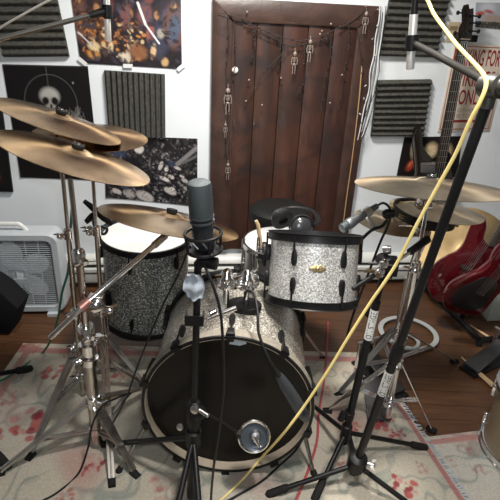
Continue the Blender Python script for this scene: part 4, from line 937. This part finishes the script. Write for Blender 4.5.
dR = nrm(topR - hubR); LR = np.linalg.norm(topR - hubR)
MB().tube([hubR - dR * .06, hubR + dR * LR * .42], .0125, 18).build('lower_tube', BLACKM, bs)
MB().tube([hubR + dR * LR * .40, topR], .0112, 16).build('upper_tube', BLACKM, bs)
mb = MB(); mb.lathe([(.0125, -.03), (.0165, -.026), (.0165, .02), (.011, .035)], hubR + dR * LR * .42, dR, 18); mb.build('clutch', BLACKP, bs)
mb = MB(); mb.lathe([(.015, -.034), (.030, -.028), (.032, 0), (.030, .024), (.015, .034)], hubR, dR, 20); mb.build('leg_hub', BLACKP, bs)
mb = MB(); mb.lathe([(.004, 0), (.008, .004), (.008, .016), (.004, .018)], hubR + V(.028, -.012, .008), V(1, -.4, .2), 12); wingnut(mb, hubR + V(.036, -.016, .010), V(1, -.4, .2), 1.2); mb.build('hub_knob', STEEL, bs)
tripod_tube(bs, hubR - UP * .01, [Pz(268, 497), Pz(428, 522), hubR * V(1, 1, 0) + V(.02, .26, 0)], BLACKM, .0085)
la, lb2 = hubR + (topR - hubR) * ((462 - 360) / 364.), hubR + (topR - hubR) * ((462 - 331) / 364.); label_on(None, la, lb2, .0125, bs)
micR = P(412, 42, 1.30); bd_ = nrm(micR - topR)
b0 = topR - bd_ * .16; mb = MB(); mb.tube([topR + UP * -.02, topR + UP * .012], [.0125, .0135], 16)
mb.lathe([(.010, -.024), (.022, -.02), (.024, 0), (.022, .02), (.010, .024)], topR + UP * .022, nrm(V(.4, -1, .1)), 24); mb.lathe([(.012, .0), (.018, .006), (.018, .02), (.010, .026)], topR + UP * .022 + nrm(V(.4, -1, .1)) * .022, nrm(V(.4, -1, .1)), 20); mb.build('boom_clutch', M('grey_boom_clutch', (.035, .033, .029), .45), bs)
MB().tube([b0, topR + UP * .024, micR], .0078, 14).build('boom_arm', M('grey_boom', (.030, .028, .024), .7, spec=.2), bs)
def pencil(name, label, c, ax, clipm, up_l=.10, dn_l=.075, r=.0105):
    t_ = thing(name, label, 'microphone', c - ax * dn_l)
    MB().tube([c - ax * dn_l, c - ax * (dn_l - .003), c - ax * .02], [r * .85, r, r], 18).build('capsule', SATIN, t_)
    MB().tube([c - ax * .02, c + ax * .012], [r * 1.02, r * 1.02], 18).build('collar', BLACKP, t_)
    MB().tube([c + ax * .012, c + ax * up_l], [r, r], 18).build('body', SATIN, t_)
    MB().tube([c + ax * up_l, c + ax * (up_l + .055)], [r * .85, r * .6], 14).build('plug', BLACKP, t_)
    MB().lathe(ringp(r * 1.05, r * 1.6, -.016, .016), c, ax, 20, closed=True).build('clip', BLACKP, t_)
    return t_
axR = nrm(P(415.5, 5, 1.30) - P(411, 66, 1.30))
pencil('pencil_microphone', 'slim silver pencil microphone pointing down from the right boom, before the foam tiles', micR + axR * .0, axR, None, .06, .062, .0098)
# second, shorter stand
hub2, top2 = P(346, 432, 1.30), P(386, 262, 1.30)
b2 = thing('boom_stand', 'short black boom stand between the rack tom and the taller boom stand', 'stand', hub2 * V(1, 1, 0) + UP * .009)
d2 = nrm(top2 - hub2); L2 = np.linalg.norm(top2 - hub2)
MB().tube([hub2 - d2 * .05, hub2 + d2 * L2 * .80], .0125, 16).build('lower_tube', BLACKM, b2); MB().tube([hub2 + d2 * L2 * .78, top2], .0095, 14).build('upper_tube', BLACKM, b2)
mb = MB(); mb.lathe([(.0125, -.03), (.018, -.026), (.018, .03), (.0125, .034)], hub2, d2, 18); mb.build('leg_hub', BLACKP, b2)
mb = MB(); q_ = P(347, 414, 1.285); mb.tube([q_ + V(-.016, -.01, .018), q_ + V(-.022, -.014, -.014)], [.009, .011], 12); mb.lathe([(.0125, -.016), (.018, -.014), (.018, .014), (.0125, .016)], P(349, 415, 1.30), d2, 16); mb.build('collar_lever', BLACKP, b2)
tripod_tube(b2, hub2 - UP * .0, [Pz(425, 450), Pz(300, 398), Pz(314, 502)], BLACKM, .0085)
label_on(None, hub2 + d2 * L2 * ((432 - 331) / 170.), hub2 + d2 * L2 * ((432 - 303) / 170.), .0125, b2)
mb = MB(); mb.lathe([(.010, -.03), (.019, -.028), (.022, 0), (.019, .028), (.010, .03)], top2, nrm(V(.35, -1, .1)), 22); mb.lathe([(.011, -.05), (.016, -.045), (.016, .0), (.011, .004)], top2, d2, 18); mb.box(top2 + V(.02, .012, -.018), (.034, .04, .05)); mb.build('boom_clutch', BLACKP, b2)
mb = MB(); wingnut(mb, top2 + V(-.014, -.034, .012), V(-.4, -1, .3), 2.0); wingnut(mb, P(381, 271, 1.27), V(-.5, -1, 0), 2.0); mb.lathe([(.006, -.012), (.013, -.01), (.013, .01), (.006, .012)], P(387, 250, 1.30), V(1, -.3, .2), 14); mb.build('wing_screw', CHROME, b2)
a_, b_ = P(353, 289, 1.22), P(412, 251, 1.36)
MB().tube([a_, top2 + V(.0, -.012, -.012)], .0068, 12).build('boom_arm', BLACKM, b2)
MB().tube([top2 + V(0, -.012, -.012), b_], .0055, 12).build('boom_rod', CHROME, b2)
MB().tube([b_ - nrm(b_ - top2) * .01, P(428, 239, 1.40)], [.011, .0125], 14).build('boom_grip', BLACKP, b2)
# dynamic microphone at the rack tom
m0, m1 = P(341, 229, 1.48), P(377, 206, 1.56); md = nrm(m1 - m0); ml = np.linalg.norm(m1 - m0)
dy = thing('dynamic_microphone', 'grey tapered dynamic microphone aimed at the right rim of the rack tom', 'microphone', m0)
MB().lathe([(.0001, 0), (.012, .001), (.0155, .004), (.016, .022), (.015, .026)], m0, md, 28).build('grille', GRILLE, dy)
MB().lathe([(.0165, .026), (.0185, .03), (.0180, .044), (.0155, .06), (.0115, ml * .8), (.0095, ml)], m0, md, 28).build('body', GREYM, dy)
MB().tube(spline([m1, P(383, 203, 1.56), P(389, 207, 1.56), P(390.5, 216, 1.55), P(387, 228, 1.54), P(380, 243, 1.53), P(366, 280, 1.50), P(352, 318, 1.47), P(345, 345, 1.50)], 8), .0042, 8).build('cable', BLACKC, dy)
rc = thing('rim_clamp', 'black gooseneck rim clamp holding the grey dynamic microphone at the rack tom', 'microphone clamp', P(356, 244, 1.55))
MB().tube(spline([P(355, 247, 1.55), P(362, 239, 1.54), P(372, 230, 1.54), P(382, 226, 1.55), P(387, 220, 1.56)], 7), .0055, 10).build('gooseneck', BLACKM, rc)
mb = MB(); q_ = P(387, 214, 1.56); mb.ball(q_, .017, 16); mb.lathe([(.010, -.012), (.0135, -.01), (.0135, .01), (.010, .012)], q_ + V(.012, -.008, .006), V(1, -.4, .1), 14); mb.build('swivel', BLACKP, rc)
mb = MB(); mb.lathe(ringp(.0125, .0165, -.012, .012), m0 + md * ml * .72, md, 20, closed=True); mb.tube([m0 + md * ml * .72 - UP * .014, P(374, 226, 1.55), P(372, 231, 1.545)], .0065, 10); mb.build('clip', STEEL, rc)
mb = MB(); q_ = P(356, 247, 1.55); mb.box(q_, (.026, .03, .04)); mb.box(q_ + V(-.004, -.01, -.02), (.03, .04, .008)); mb.build('clamp_jaw', BLACKP, rc)

# ---- left boom stand, its pole outside the frame
lp = P(-34, 48, 1.36); lbse = V(-1.12, 1.40, .0)
ls = thing('boom_stand', 'black boom stand at the far left edge, its arm reaching across the upper wall', 'stand', lbse + UP * .009)
MB().tube([lbse + UP * .05, V(lbse[0] + (lp[0] - lbse[0]) * .6, lbse[1], lp[2] * .6)], .012, 14).build('lower_tube', BLACKM, ls)
MB().tube([V(lbse[0] + (lp[0] - lbse[0]) * .58, lbse[1], lp[2] * .58), lp], .0095, 14).build('upper_tube', BLACKM, ls)
mL = P(107, 11, 1.52); MB().tube([lp - nrm(mL - lp) * .2, lp, mL - nrm(mL - lp) * .01], .0068, 12).build('boom_arm', M('dark_boom', (.075, .072, .066), .4, .5), ls)
mb = MB(); mb.tube([mL - nrm(mL - lp) * .05, mL - nrm(mL - lp) * .008], [.009, .012], 14); mb.build('boom_tip', BLACKP, ls)
mb = MB(); mb.lathe([(.010, -.024), (.022, -.02), (.022, .02), (.010, .024)], lp, V(.3, -1, 0), 20); mb.build('boom_clutch', BLACKP, ls)
tripod_tube(ls, lbse + UP * .16, [Pz(31, 371), Pz(9, 470), lbse + V(-.32, -.05, 0)], BLACKM, .010)
axL = nrm(P(106.5, 0, 1.52) - P(108, 36, 1.52))
pencil('pencil_microphone', 'slim silver pencil microphone pointing down from the left boom over the figures poster', mL, axL, None, .055, .078, .0088)

# ================================================================== GUITARS
def guitar(name, label, out_px, o, n, th, m, neck0, neck1, pix, fm=ROSE, pick=None, nw=.028):
    n = nrm(n); o = np.array(o, float)
    pts = spline([Ppl(x, y, o, n) for x, y in out_px], 5, closed=True)
    g = thing(name, label, 'guitar', min(pts, key=lambda q: q[2]))
    MB().prism(pts, -n * th, bev=.009).build('body', m, g)
    a, b = Ppl(*neck0, o, n) + n * .004, Ppl(*neck1, o, n) + n * .004; d = nrm(b - a); t = np.cross(d, n)
    L = np.linalg.norm(b - a)
    nk = MB(); nk.prism([a - t * nw, b - t * nw * .78, b + t * nw * .78, a + t * nw], n * .016, bev=.003); no = nk.build('neck', fm, g)
    fr_ = MB()
    return g, a, b, d, t, n, L, no
def frets(no, a, b, t, n, cnt, w0=.027, w1=.020):
    for k in range(cnt):
        s_ = 1 - (1 - 2 ** (-k / 12.)) / (1 - 2 ** (-cnt / 12.)); 
        c = a + (b - a) * s_; w = w0 + (w1 - w0) * s_
        MB().tube([c - t * w + n * .0165, c + t * w + n * .0165], .0012, 5).build('fret', STEEL, no)
def strings(g, a, b, t, n, cnt, w0=.018, w1=.015, back=None):
    for k in range(cnt):
        u = (k / (cnt - 1) - .5) * 2; s0 = (back if back is not None else a) + t * w0 * u + n * .020
        MB().tube([s0, b + t * w1 * u + n * .0185], .0007 + .00025 * k, 5).build('string', STEEL, g)
# black guitar hung on the wall
oW = W0 + WN * .085
out = [(421, 127), (423, 136), (423.5, 145), (428, 153), (432, 158), (435, 164), (441, 168), (445, 165), (447, 156), (449, 152), (453, 158), (452, 170), (455, 182), (458, 196), (453, 208), (438, 214), (424, 211), (414, 202), (412, 190), (415, 178), (415.5, 166), (414.5, 152), (414, 138), (416, 129)]
g, a, b, d, t, n, L, no = guitar('electric_guitar', 'black electric guitar with long dark neck hung upright on the right wall', out, oW, WN, .038, BLACKG, (439, 167), (462, 41), None)
frets(no, a, b, t, n, 14); pk = Ppl(427, 168, oW, WN)
strings(g, a, b, t, n, 4, back=Ppl(435, 190, oW, WN))
mb = MB(); q = [Ppl(x, y, oW, WN) + n * .001 for x, y in ((420, 163), (434, 163), (434, 172), (420, 172))]; mb.prism(q, n * .016, bev=.003); mb.build('pickup', M('grey_pickup', (.12, .125, .13), .35, .3), g)
mb = MB(); q = [Ppl(x, y, oW, WN) + n * .001 for x, y in ((420.5, 161.5), (434, 161.5), (434, 164.6), (420.5, 164.6))]; mb.prism(q, n * .018, bev=.002); mb.build('pickup_cover', CHROME, g)
# headstock
mb = MB(); hs_px = [(457, 39), (458, 28), (461, 22), (461, 10), (463, 5), (467, 4), (468, 9), (472, 8), (472, 20), (471, 30), (470, 39)]
mb.prism([Ppl(x, y, oW, WN) + n * .002 for x, y in hs_px], n * .015, bev=.003); mb.build('headstock', BLACKG, g)
mb = MB(); q = [Ppl(x, y, oW, WN) + n * .016 for x, y in ((459, 38), (468, 38.6), (468, 40), (459, 39.4))]; mb.prism(q, n * .007); mb.build('nut', BONE, g)
for x, y, sx_ in ((459, 33, -1), (462, 13, -1), (473, 16, 1), (473, 23, 1), (472, 31, 1)):
    c = Ppl(x, y, oW, WN) + n * .012; mb = MB(); mb.rod(c, c + WT * .022 * sx_, .0035, 8); mb.ball(c + WT * .026 * sx_, .009, 12, (1, .6, 1.1)); mb.lathe([(.006, .0), (.006, .010), (.004, .014)], c - WT * .014 * sx_ + n * .004, n, 12); mb.build('tuning_peg', BLACKM, g)
MB().box(Ppl(465, 38, W0 + WN * .04, WN), (.09, .075, .03), (WT, WN, UP)).build('wall_hanger', BLACKP, g)
# two red guitars leaning on their stand
n1 = nrm(V(-.30, -.90, .18)); o1 = P(462, 265, 2.16)
out1 = [(486, 219), (482, 216), (477, 218), (471, 225), (467, 234), (463, 244), (456, 252), (446, 256.5), (436, 263), (430, 272), (427.5, 285), (431, 296), (441, 303), (455, 302), (470, 296), (484, 286), (494, 274), (500, 264), (506, 256), (504, 248), (497, 247), (489, 245), (484.5, 238), (487, 228)]
g1, a, b, d, t, n, L, no = guitar('electric_guitar', 'red electric guitar with rounded upper horn, the rear of two leaning at right', out1, o1, n1, .045, REDG, (492, 246), (528, 182), None, ROSE, nw=.019)
strings(g1, a, b, t, n, 5, back=Ppl(462, 274, o1, n1))
mb = MB(); c = Ppl(468, 268, o1, n1); mb.box(c + n * .004, (.075, .02, .014), (t, d, n)); mb.build('bridge', DCHROME, g1)
n2 = nrm(V(-.10, -.86, -.15)); o2 = P(475, 292, 2.0)
out2 = [(503, 246), (498, 250), (493, 257), (488, 266), (480, 272.5), (466, 278.5), (453, 285.5), (446, 293), (443, 301), (446, 309), (457, 314), (470, 316), (482, 314), (490, 306), (498, 296), (508, 288), (516, 278), (516, 266), (511, 262), (506, 264), (503, 258), (506, 250)]
g2, a, b, d, t, n, L, no = guitar('electric_guitar', 'dark red electric guitar in front of the other red one, its rim catching light', out2, o2, n2, .045, REDG, (502, 266), (575, 180), None, ROSE, nw=.022)
strings(g2, a, b, t, n, 5, back=Ppl(478, 292, o2, n2))
mb = MB(); q = spline([Ppl(x, y, o2, n2) for x, y in ((486, 277), (470, 283), (456, 291), (452, 303), (464, 310), (480, 308), (490, 298), (498, 284))], 4, closed=True); mb.prism(q, n * .003, bev=.001); mb.build('pickguard', M('black_pickguard', (.012, .01, .011), .3), g2)
gst = thing('guitar_stand', 'low black guitar stand cradling the two red guitars', 'stand', P(470, 330, 2.05) * V(1, 1, 0))
f0, f1, f2_, f3_ = Pz(428, 292), Pz(474, 334), Pz(520, 318), Pz(455, 285)
r0 = P(432, 300, 2.06); 
for nm, pts in (('rail', [Pz(424, 286, .03), Pz(450, 311, .03), Pz(480, 340, .03)]), ('rail', [Pz(474, 282, .03), Pz(500, 308, .03), Pz(530, 335, .03)])): MB().tube(pts, .014, 12).build(nm, BLACKM, gst)
for p_, q_ in (((424, 286), (474, 282)), ((480, 340), (530, 335)), ((450, 311), (502, 308))): MB().tube([Pz(*p_, .03), Pz(*q_, .03)], .014, 12).build('crossbar', RUBBER, gst)
for p_ in ((424, 286), (474, 282), (480, 340), (530, 335)): MB().tube([Pz(*p_, .03), Pz(*p_, .03) * V(1, 1, 0)], .016, 12).build('foot', RUBBER, gst)
for p_ in ((440, 303), (462, 318)): MB().tube([Pz(*p_, .03), Pz(*p_, .03) + UP * .05], .012, 12).build('cradle', RUBBER, gst)

# ================================================================== LEFT SIDE
fo_ = Pz(67, 314); fnv = nrm(V(.12, -1, 0)); ft_ = np.cross(UP, fnv) * -1; ft_ = nrm(V(1, .12, 0)); S = .43; D = .11
fc_ = fo_ - ft_ * (S / 2) - fnv * (D / 2) + UP * (S / 2 + .012)
fan = thing('box_fan', 'white box fan standing on the floor against the left wall', 'fan', fc_ * V(1, 1, 0))
def fp_(a, b, c=0): return fc_ + ft_ * a + UP * b + fnv * c
def rsq(s_, r_, k=6):
    o = []
    for cx, cy, a0 in ((1, 1, 0), (-1, 1, 1), (-1, -1, 2), (1, -1, 3)):
        for i in range(k + 1): a = (a0 + i / k) * math.pi / 2; o.append((cx * (s_ - r_) + r_ * math.cos(a), cy * (s_ - r_) + r_ * math.sin(a)))
    return o
mb = MB(); lay = [(S / 2, -D / 2), (S / 2, D / 2 - .012), (S / 2 - .006, D / 2), (S / 2 - .032, D / 2), (S / 2 - .04, D / 2 - .012), (S / 2 - .04, -D / 2)]
vs = []; 
for s_, c in lay: vs += [fp_(x, y, c) for x, y in rsq(s_, .045 if s_ > .2 else .03)]
m_ = len(rsq(.2, .03)); mb.add(vs, [(i * m_ + k, i * m_ + (k + 1) % m_, ((i + 1) % 6) * m_ + (k + 1) % m_, ((i + 1) % 6) * m_ + k) for i in range(6) for k in range(m_)]); mb.build('housing', FANW, fan)
mb = MB(); h_ = S / 2 - .036
for k in range(32):
    y = -h_ + 2 * h_ * (k + .5) / 32
    if abs(y) < .018: mb.box(fp_(-h_ / 2 - .02, y, D / 2 - .008), (h_ - .04, .004, .0028), (ft_, fnv, UP)); mb.box(fp_(h_ / 2 + .02, y, D / 2 - .008), (h_ - .04, .004, .0028), (ft_, fnv, UP))
    else: mb.box(fp_(0, y, D / 2 - .008), (2 * h_, .004, .0028), (ft_, fnv, UP))
for x in np.linspace(-h_, h_, 7)[1:-1]: mb.box(fp_(x, 0, D / 2 - .010), (.005, .004, 2 * h_), (ft_, fnv, UP))
mb.build('grille', FANW, fan)
for k in range(5):
    a = 2 * math.pi * k / 5 + .5; mb = MB(); pts = []
    for i in range(26):
        u = 2 * math.pi * i / 26; r_ = .098 + .072 * math.cos(u); w = .058 * math.sin(u) * (.7 + .5 * (r_ - .026) / .144); an = a + w / max(r_, .05)
        pts.append(fp_(r_ * math.cos(an), r_ * math.sin(an), D / 2 - .024 + .008 * math.sin(u)))
    mb.prism(pts, fnv * .004); mb.build('blade', FANB, fan)
MB().lathe([(.0001, .043), (.047, .042), (.054, .036), (.054, -.02)], fc_, fnv, 28).build('hub', FANB, fan)
MB().prism([fp_(x, y, -D / 2 + .004) for x, y in rsq(S / 2 - .036, .03)], fnv * .004).build('rear_shade', M('grey_fan_back', (.11, .125, .15), .6), fan)
mb = MB(); mb.tube(spline([fp_(-.20, S / 2 - .005), fp_(-.17, S / 2 + .026), fp_(.0, S / 2 + .030), fp_(.035, S / 2 + .026), fp_(.065, S / 2 - .006)], 6), .011, 12, flat=.7); mb.build('handle', M('white_handle', (.8, .81, .82), .35), fan)
for sg_ in (-1, 1): MB().box(fp_(sg_ * .15, -S / 2 - .004, 0), (.05, D + .05, .016), (ft_, fnv, UP)).build('foot', FANW, fan)
# black wedge
q = [P(x, y, 1.93) for x, y in ((-46, 252), (0, 292), (17.5, 309), (3, 325))]; q0 = Pz(3, 328); zf = .012
mb = MB(); k0 = q[2]; prof = [V(k0[0] - .36, 1.93, zf), V(k0[0] - .06, 1.93, zf), V(k0[0], 1.93, k0[2]), q[1], V(q[1][0] - .20, 1.93, q[1][2] + .15), V(k0[0] - .36, 1.93, q[1][2] + .15)]
mb.prism(prof, V(0, .13, 0), bev=.006); tag(mb.build('monitor_wedge', M('black_carpet', (.014, .014, .016), .9, spec=.1), loc=prof[0]), 'black wedge-shaped box poking in at the left edge before the box fan', 'speaker')

# ================================================================== RIGHT FLOOR
q = Pz(486, 455); dl = thing('standing_tom', 'tan wrapped drum with chrome hoops cut off by the right edge at the bottom', 'drum', V(q[0] + .17, q[1] + .02, .009))
drum(None, None, None, V(q[0] + .168, q[1] + .02, .27), .165, .245, (0, 0, 1), TANSH, CHROME, CHROME, 6, phase=.50, hoopw=.016, root=dl)
bx0 = Pz(487, 322); mb = MB(); mb.prism([bx0, bx0 + V(.34, .05, 0), bx0 + V(.30, .26, 0), bx0 + V(-.02, .21, 0)], UP * .20, bev=.012); tag(mb.build('storage_tub', BOXW, loc=bx0), 'pale greenish plastic tub at the right edge behind the red guitars', 'tub')
# flat plastic rings
for (px, py, R_, w_, z_, lab) in ((408, 333, .148, .024, .012, 'larger pale flat plastic ring lying on the boards behind the chrome stands'), (404, 341, .075, .016, .022, 'smaller pale flat plastic ring lying inside the larger one on the boards')):
    c = Pz(px, py, z_); tag(MB().lathe([(R_ - w_, 0), (R_, 0), (R_ + .001, .003), (R_, .006), (R_ - w_, .006), (R_ - w_ - .001, .003)], c, (0, 0, 1), 64, closed=True).build('plastic_ring', RINGW, loc=c), lab, 'ring', 'pale plastic rings on the floor')
def stick(p0, p1, label):
    p0, p1 = np.array(p0), np.array(p1); d = nrm(p1 - p0); L = np.linalg.norm(p1 - p0)
    tag(MB().tube([p0, p0 + d * .004, p0 + d * .010, p0 + d * .016, p0 + d * .07, p0 + d * .13, p1 - d * .006, p1], [.002, .0045, .0045, .003, .0055, .0075, .0078, .004], 14).build('drum_stick', STICKW, loc=p1), label, 'drumstick', 'drumsticks on the floor')
stick(Pz(461, 357, .012), Pz(503, 393, .012), 'drumstick on the boards at right, the longer of the touching pair')
stick(Pz(469, 366, .012) + V(.004, -.008, 0), Pz(508, 400, .012) + V(.004, -.008, 0), 'drumstick on the boards at right, the nearer of the touching pair')
stick(Pz(470, 325, .012), Pz(512, 352, .012), 'single drumstick lying by the foot of the guitar stand')
def pedal(c, yaw, label, mat=BLACKM):
    c = np.array(c); f_ = V(math.sin(yaw), -math.cos(yaw), 0); s_ = V(math.cos(yaw), math.sin(yaw), 0)
    t_ = thing('drum_pedal', label, 'pedal', c)
    MB().box(c + f_ * .10 + UP * .006, (.085, .28, .008), (s_, f_, UP)).build('base_plate', mat, t_)
    MB().prism([c - s_ * .032 + UP * .085, c + s_ * .032 + UP * .085, c + s_ * .040 + f_ * .22 + UP * .02, c - s_ * .040 + f_ * .22 + UP * .02], UP * .008, bev=.002).build('footboard', M('dark_footboard', (.06, .06, .062), .4, .6), t_)
    for sg_ in (-1, 1): MB().tube([c + s_ * .045 * sg_ + UP * .008, c + s_ * .045 * sg_ + UP * .14], [.010, .008], 12).build('post', CHROME, t_)
    mb = MB(); mb.rod(c - s_ * .06 + UP * .14, c + s_ * .06 + UP * .14, .006); mb.lathe([(.006, -.01), (.026, -.008), (.026, .008), (.006, .01)], c + UP * .14, s_, 24); mb.build('axle', CHROME, t_)
    mb = MB(); mb.tube([c + UP * .14, c + UP * .27 - f_ * .02], .0035, 8); h_ = c + UP * .27 - f_ * .02; mb.lathe([(.010, -.02), (.022, -.018), (.022, .018), (.010, .02)], h_, f_, 20); mb.build('beater', RUBBER, t_)
    return t_
pedal(Pz(364, 366, .012), .5, 'chrome and black drum pedal on the floor right of the bass drum')
pedal(Pz(499, 358, .003), -1.0, 'black drum pedal at the right edge beside the drumsticks')

# ================================================================== CABLES
cable('yellow_cable', [P(419, -16, 1.30), P(423, -8, 1.27), P(428, 1, 1.24), P(434, 14, 1.20), P(444, 28, 1.15), P(457, 45, 1.08), P(472, 61, 1.02), P(483, 74, .975), P(486, 85, .955), P(480, 102, .955), P(470, 121, .965), P(455, 155, .985), P(434, 193, 1.01), P(416, 226, 1.03), P(398, 261, 1.05), P(384, 283, 1.06), P(370, 303, 1.07), P(349, 336, 1.075), P(329, 369, 1.08), P(305, 405, 1.085), P(283, 434, 1.09), Pz(261, 458, .085), Pz(250, 471, .045), Pz(240, 482, .022), Pz(222, 499, .012), Pz(205, 512, .012)], .0040, YEL, 'long pale yellow cable running from the upper right boom down to the rug')
cable('green_cable', [P(72, 205, 1.56), P(70, 240, 1.58), P(68, 271, 1.60), P(62, 293, 1.62), P(56, 326, 1.66), Pz(44, 351, .02), Pz(22, 367, .014), Pz(4, 379, .014), Pz(-20, 388, .014)], .0045, GREENC, 'thin green cable hanging down beside the box fan to the left rug edge')
cable('red_cable', [Pz(328, 322, .006), Pz(327, 345, .012), Pz(324, 380, .014), Pz(319, 412, .014), Pz(317, 440, .014), Pz(309, 468, .014), Pz(296, 500, .014), Pz(286, 520, .014)], .0048, REDC, 'dull red cable lying on the rug right of the bass drum')
cable('black_cable', [P(203, 262, 1.085), P(212, 283, 1.06), P(220, 310, 1.05), P(223, 345, 1.045), P(224, 385, 1.045), P(220, 425, 1.04), P(214, 465, 1.03), Pz(211, 500, .02), Pz(212, 516, .014)], .0038, BLACKC, 'black cable hanging from the studio microphone down the middle of the bass drum')
cable('black_cable', [P(187, 253, 1.12), P(178, 275, 1.14), P(163, 305, 1.16), P(148, 340, 1.16), P(136, 370, 1.15), P(126, 398, 1.15), Pz(112, 425, .02)], .0028, BLACKC, 'thin black cable slanting from the shock mount over the left rim of the bass drum')
cable('black_cable', [Pz(304, 437, .014), Pz(295, 451, .014), Pz(279, 466, .014), Pz(262, 481, .014), Pz(240, 494, .014), Pz(222, 504, .014)], .004, BLACKC, 'black cable on the rug along the lower right front of the bass drum')
cable('black_cable', [P(130, 393, 1.33), P(112, 400, 1.27), P(101, 407, 1.24), P(92, 426, 1.235), P(88, 448, 1.20), Pz(78, 474, .016), Pz(58, 492, .014), Pz(40, 502, .014)], .0035, BLACKC, 'black cable draped over the boom stand legs to the lower left of the rug')
cable('grey_wire', [P(-24, 46, 1.62), P(0, 28, 1.64), P(24, 14, 1.66), P(48, 1, 1.68), P(70, -10, 1.70)], .0035, M('grey_wire_plastic', (.3, .3, .29), .5), 'thin grey wire slanting across the upper left foam tile')

# ------------------------------------------------------------------ groups of look-alikes
for base, grp in (('cymbal_stand', 'chrome cymbal stands'), ('boom_stand', 'black boom stands'), ('pencil_microphone', 'silver pencil microphones'), ('electric_guitar', 'electric guitars'), ('black_cable', 'black cables'), ('floral_rug', 'floral rugs'), ('drum_pedal', 'drum pedals')):
    for o in bpy.data.objects:
        if o.parent is None and o.name.split('.')[0] == base: o['group'] = grp
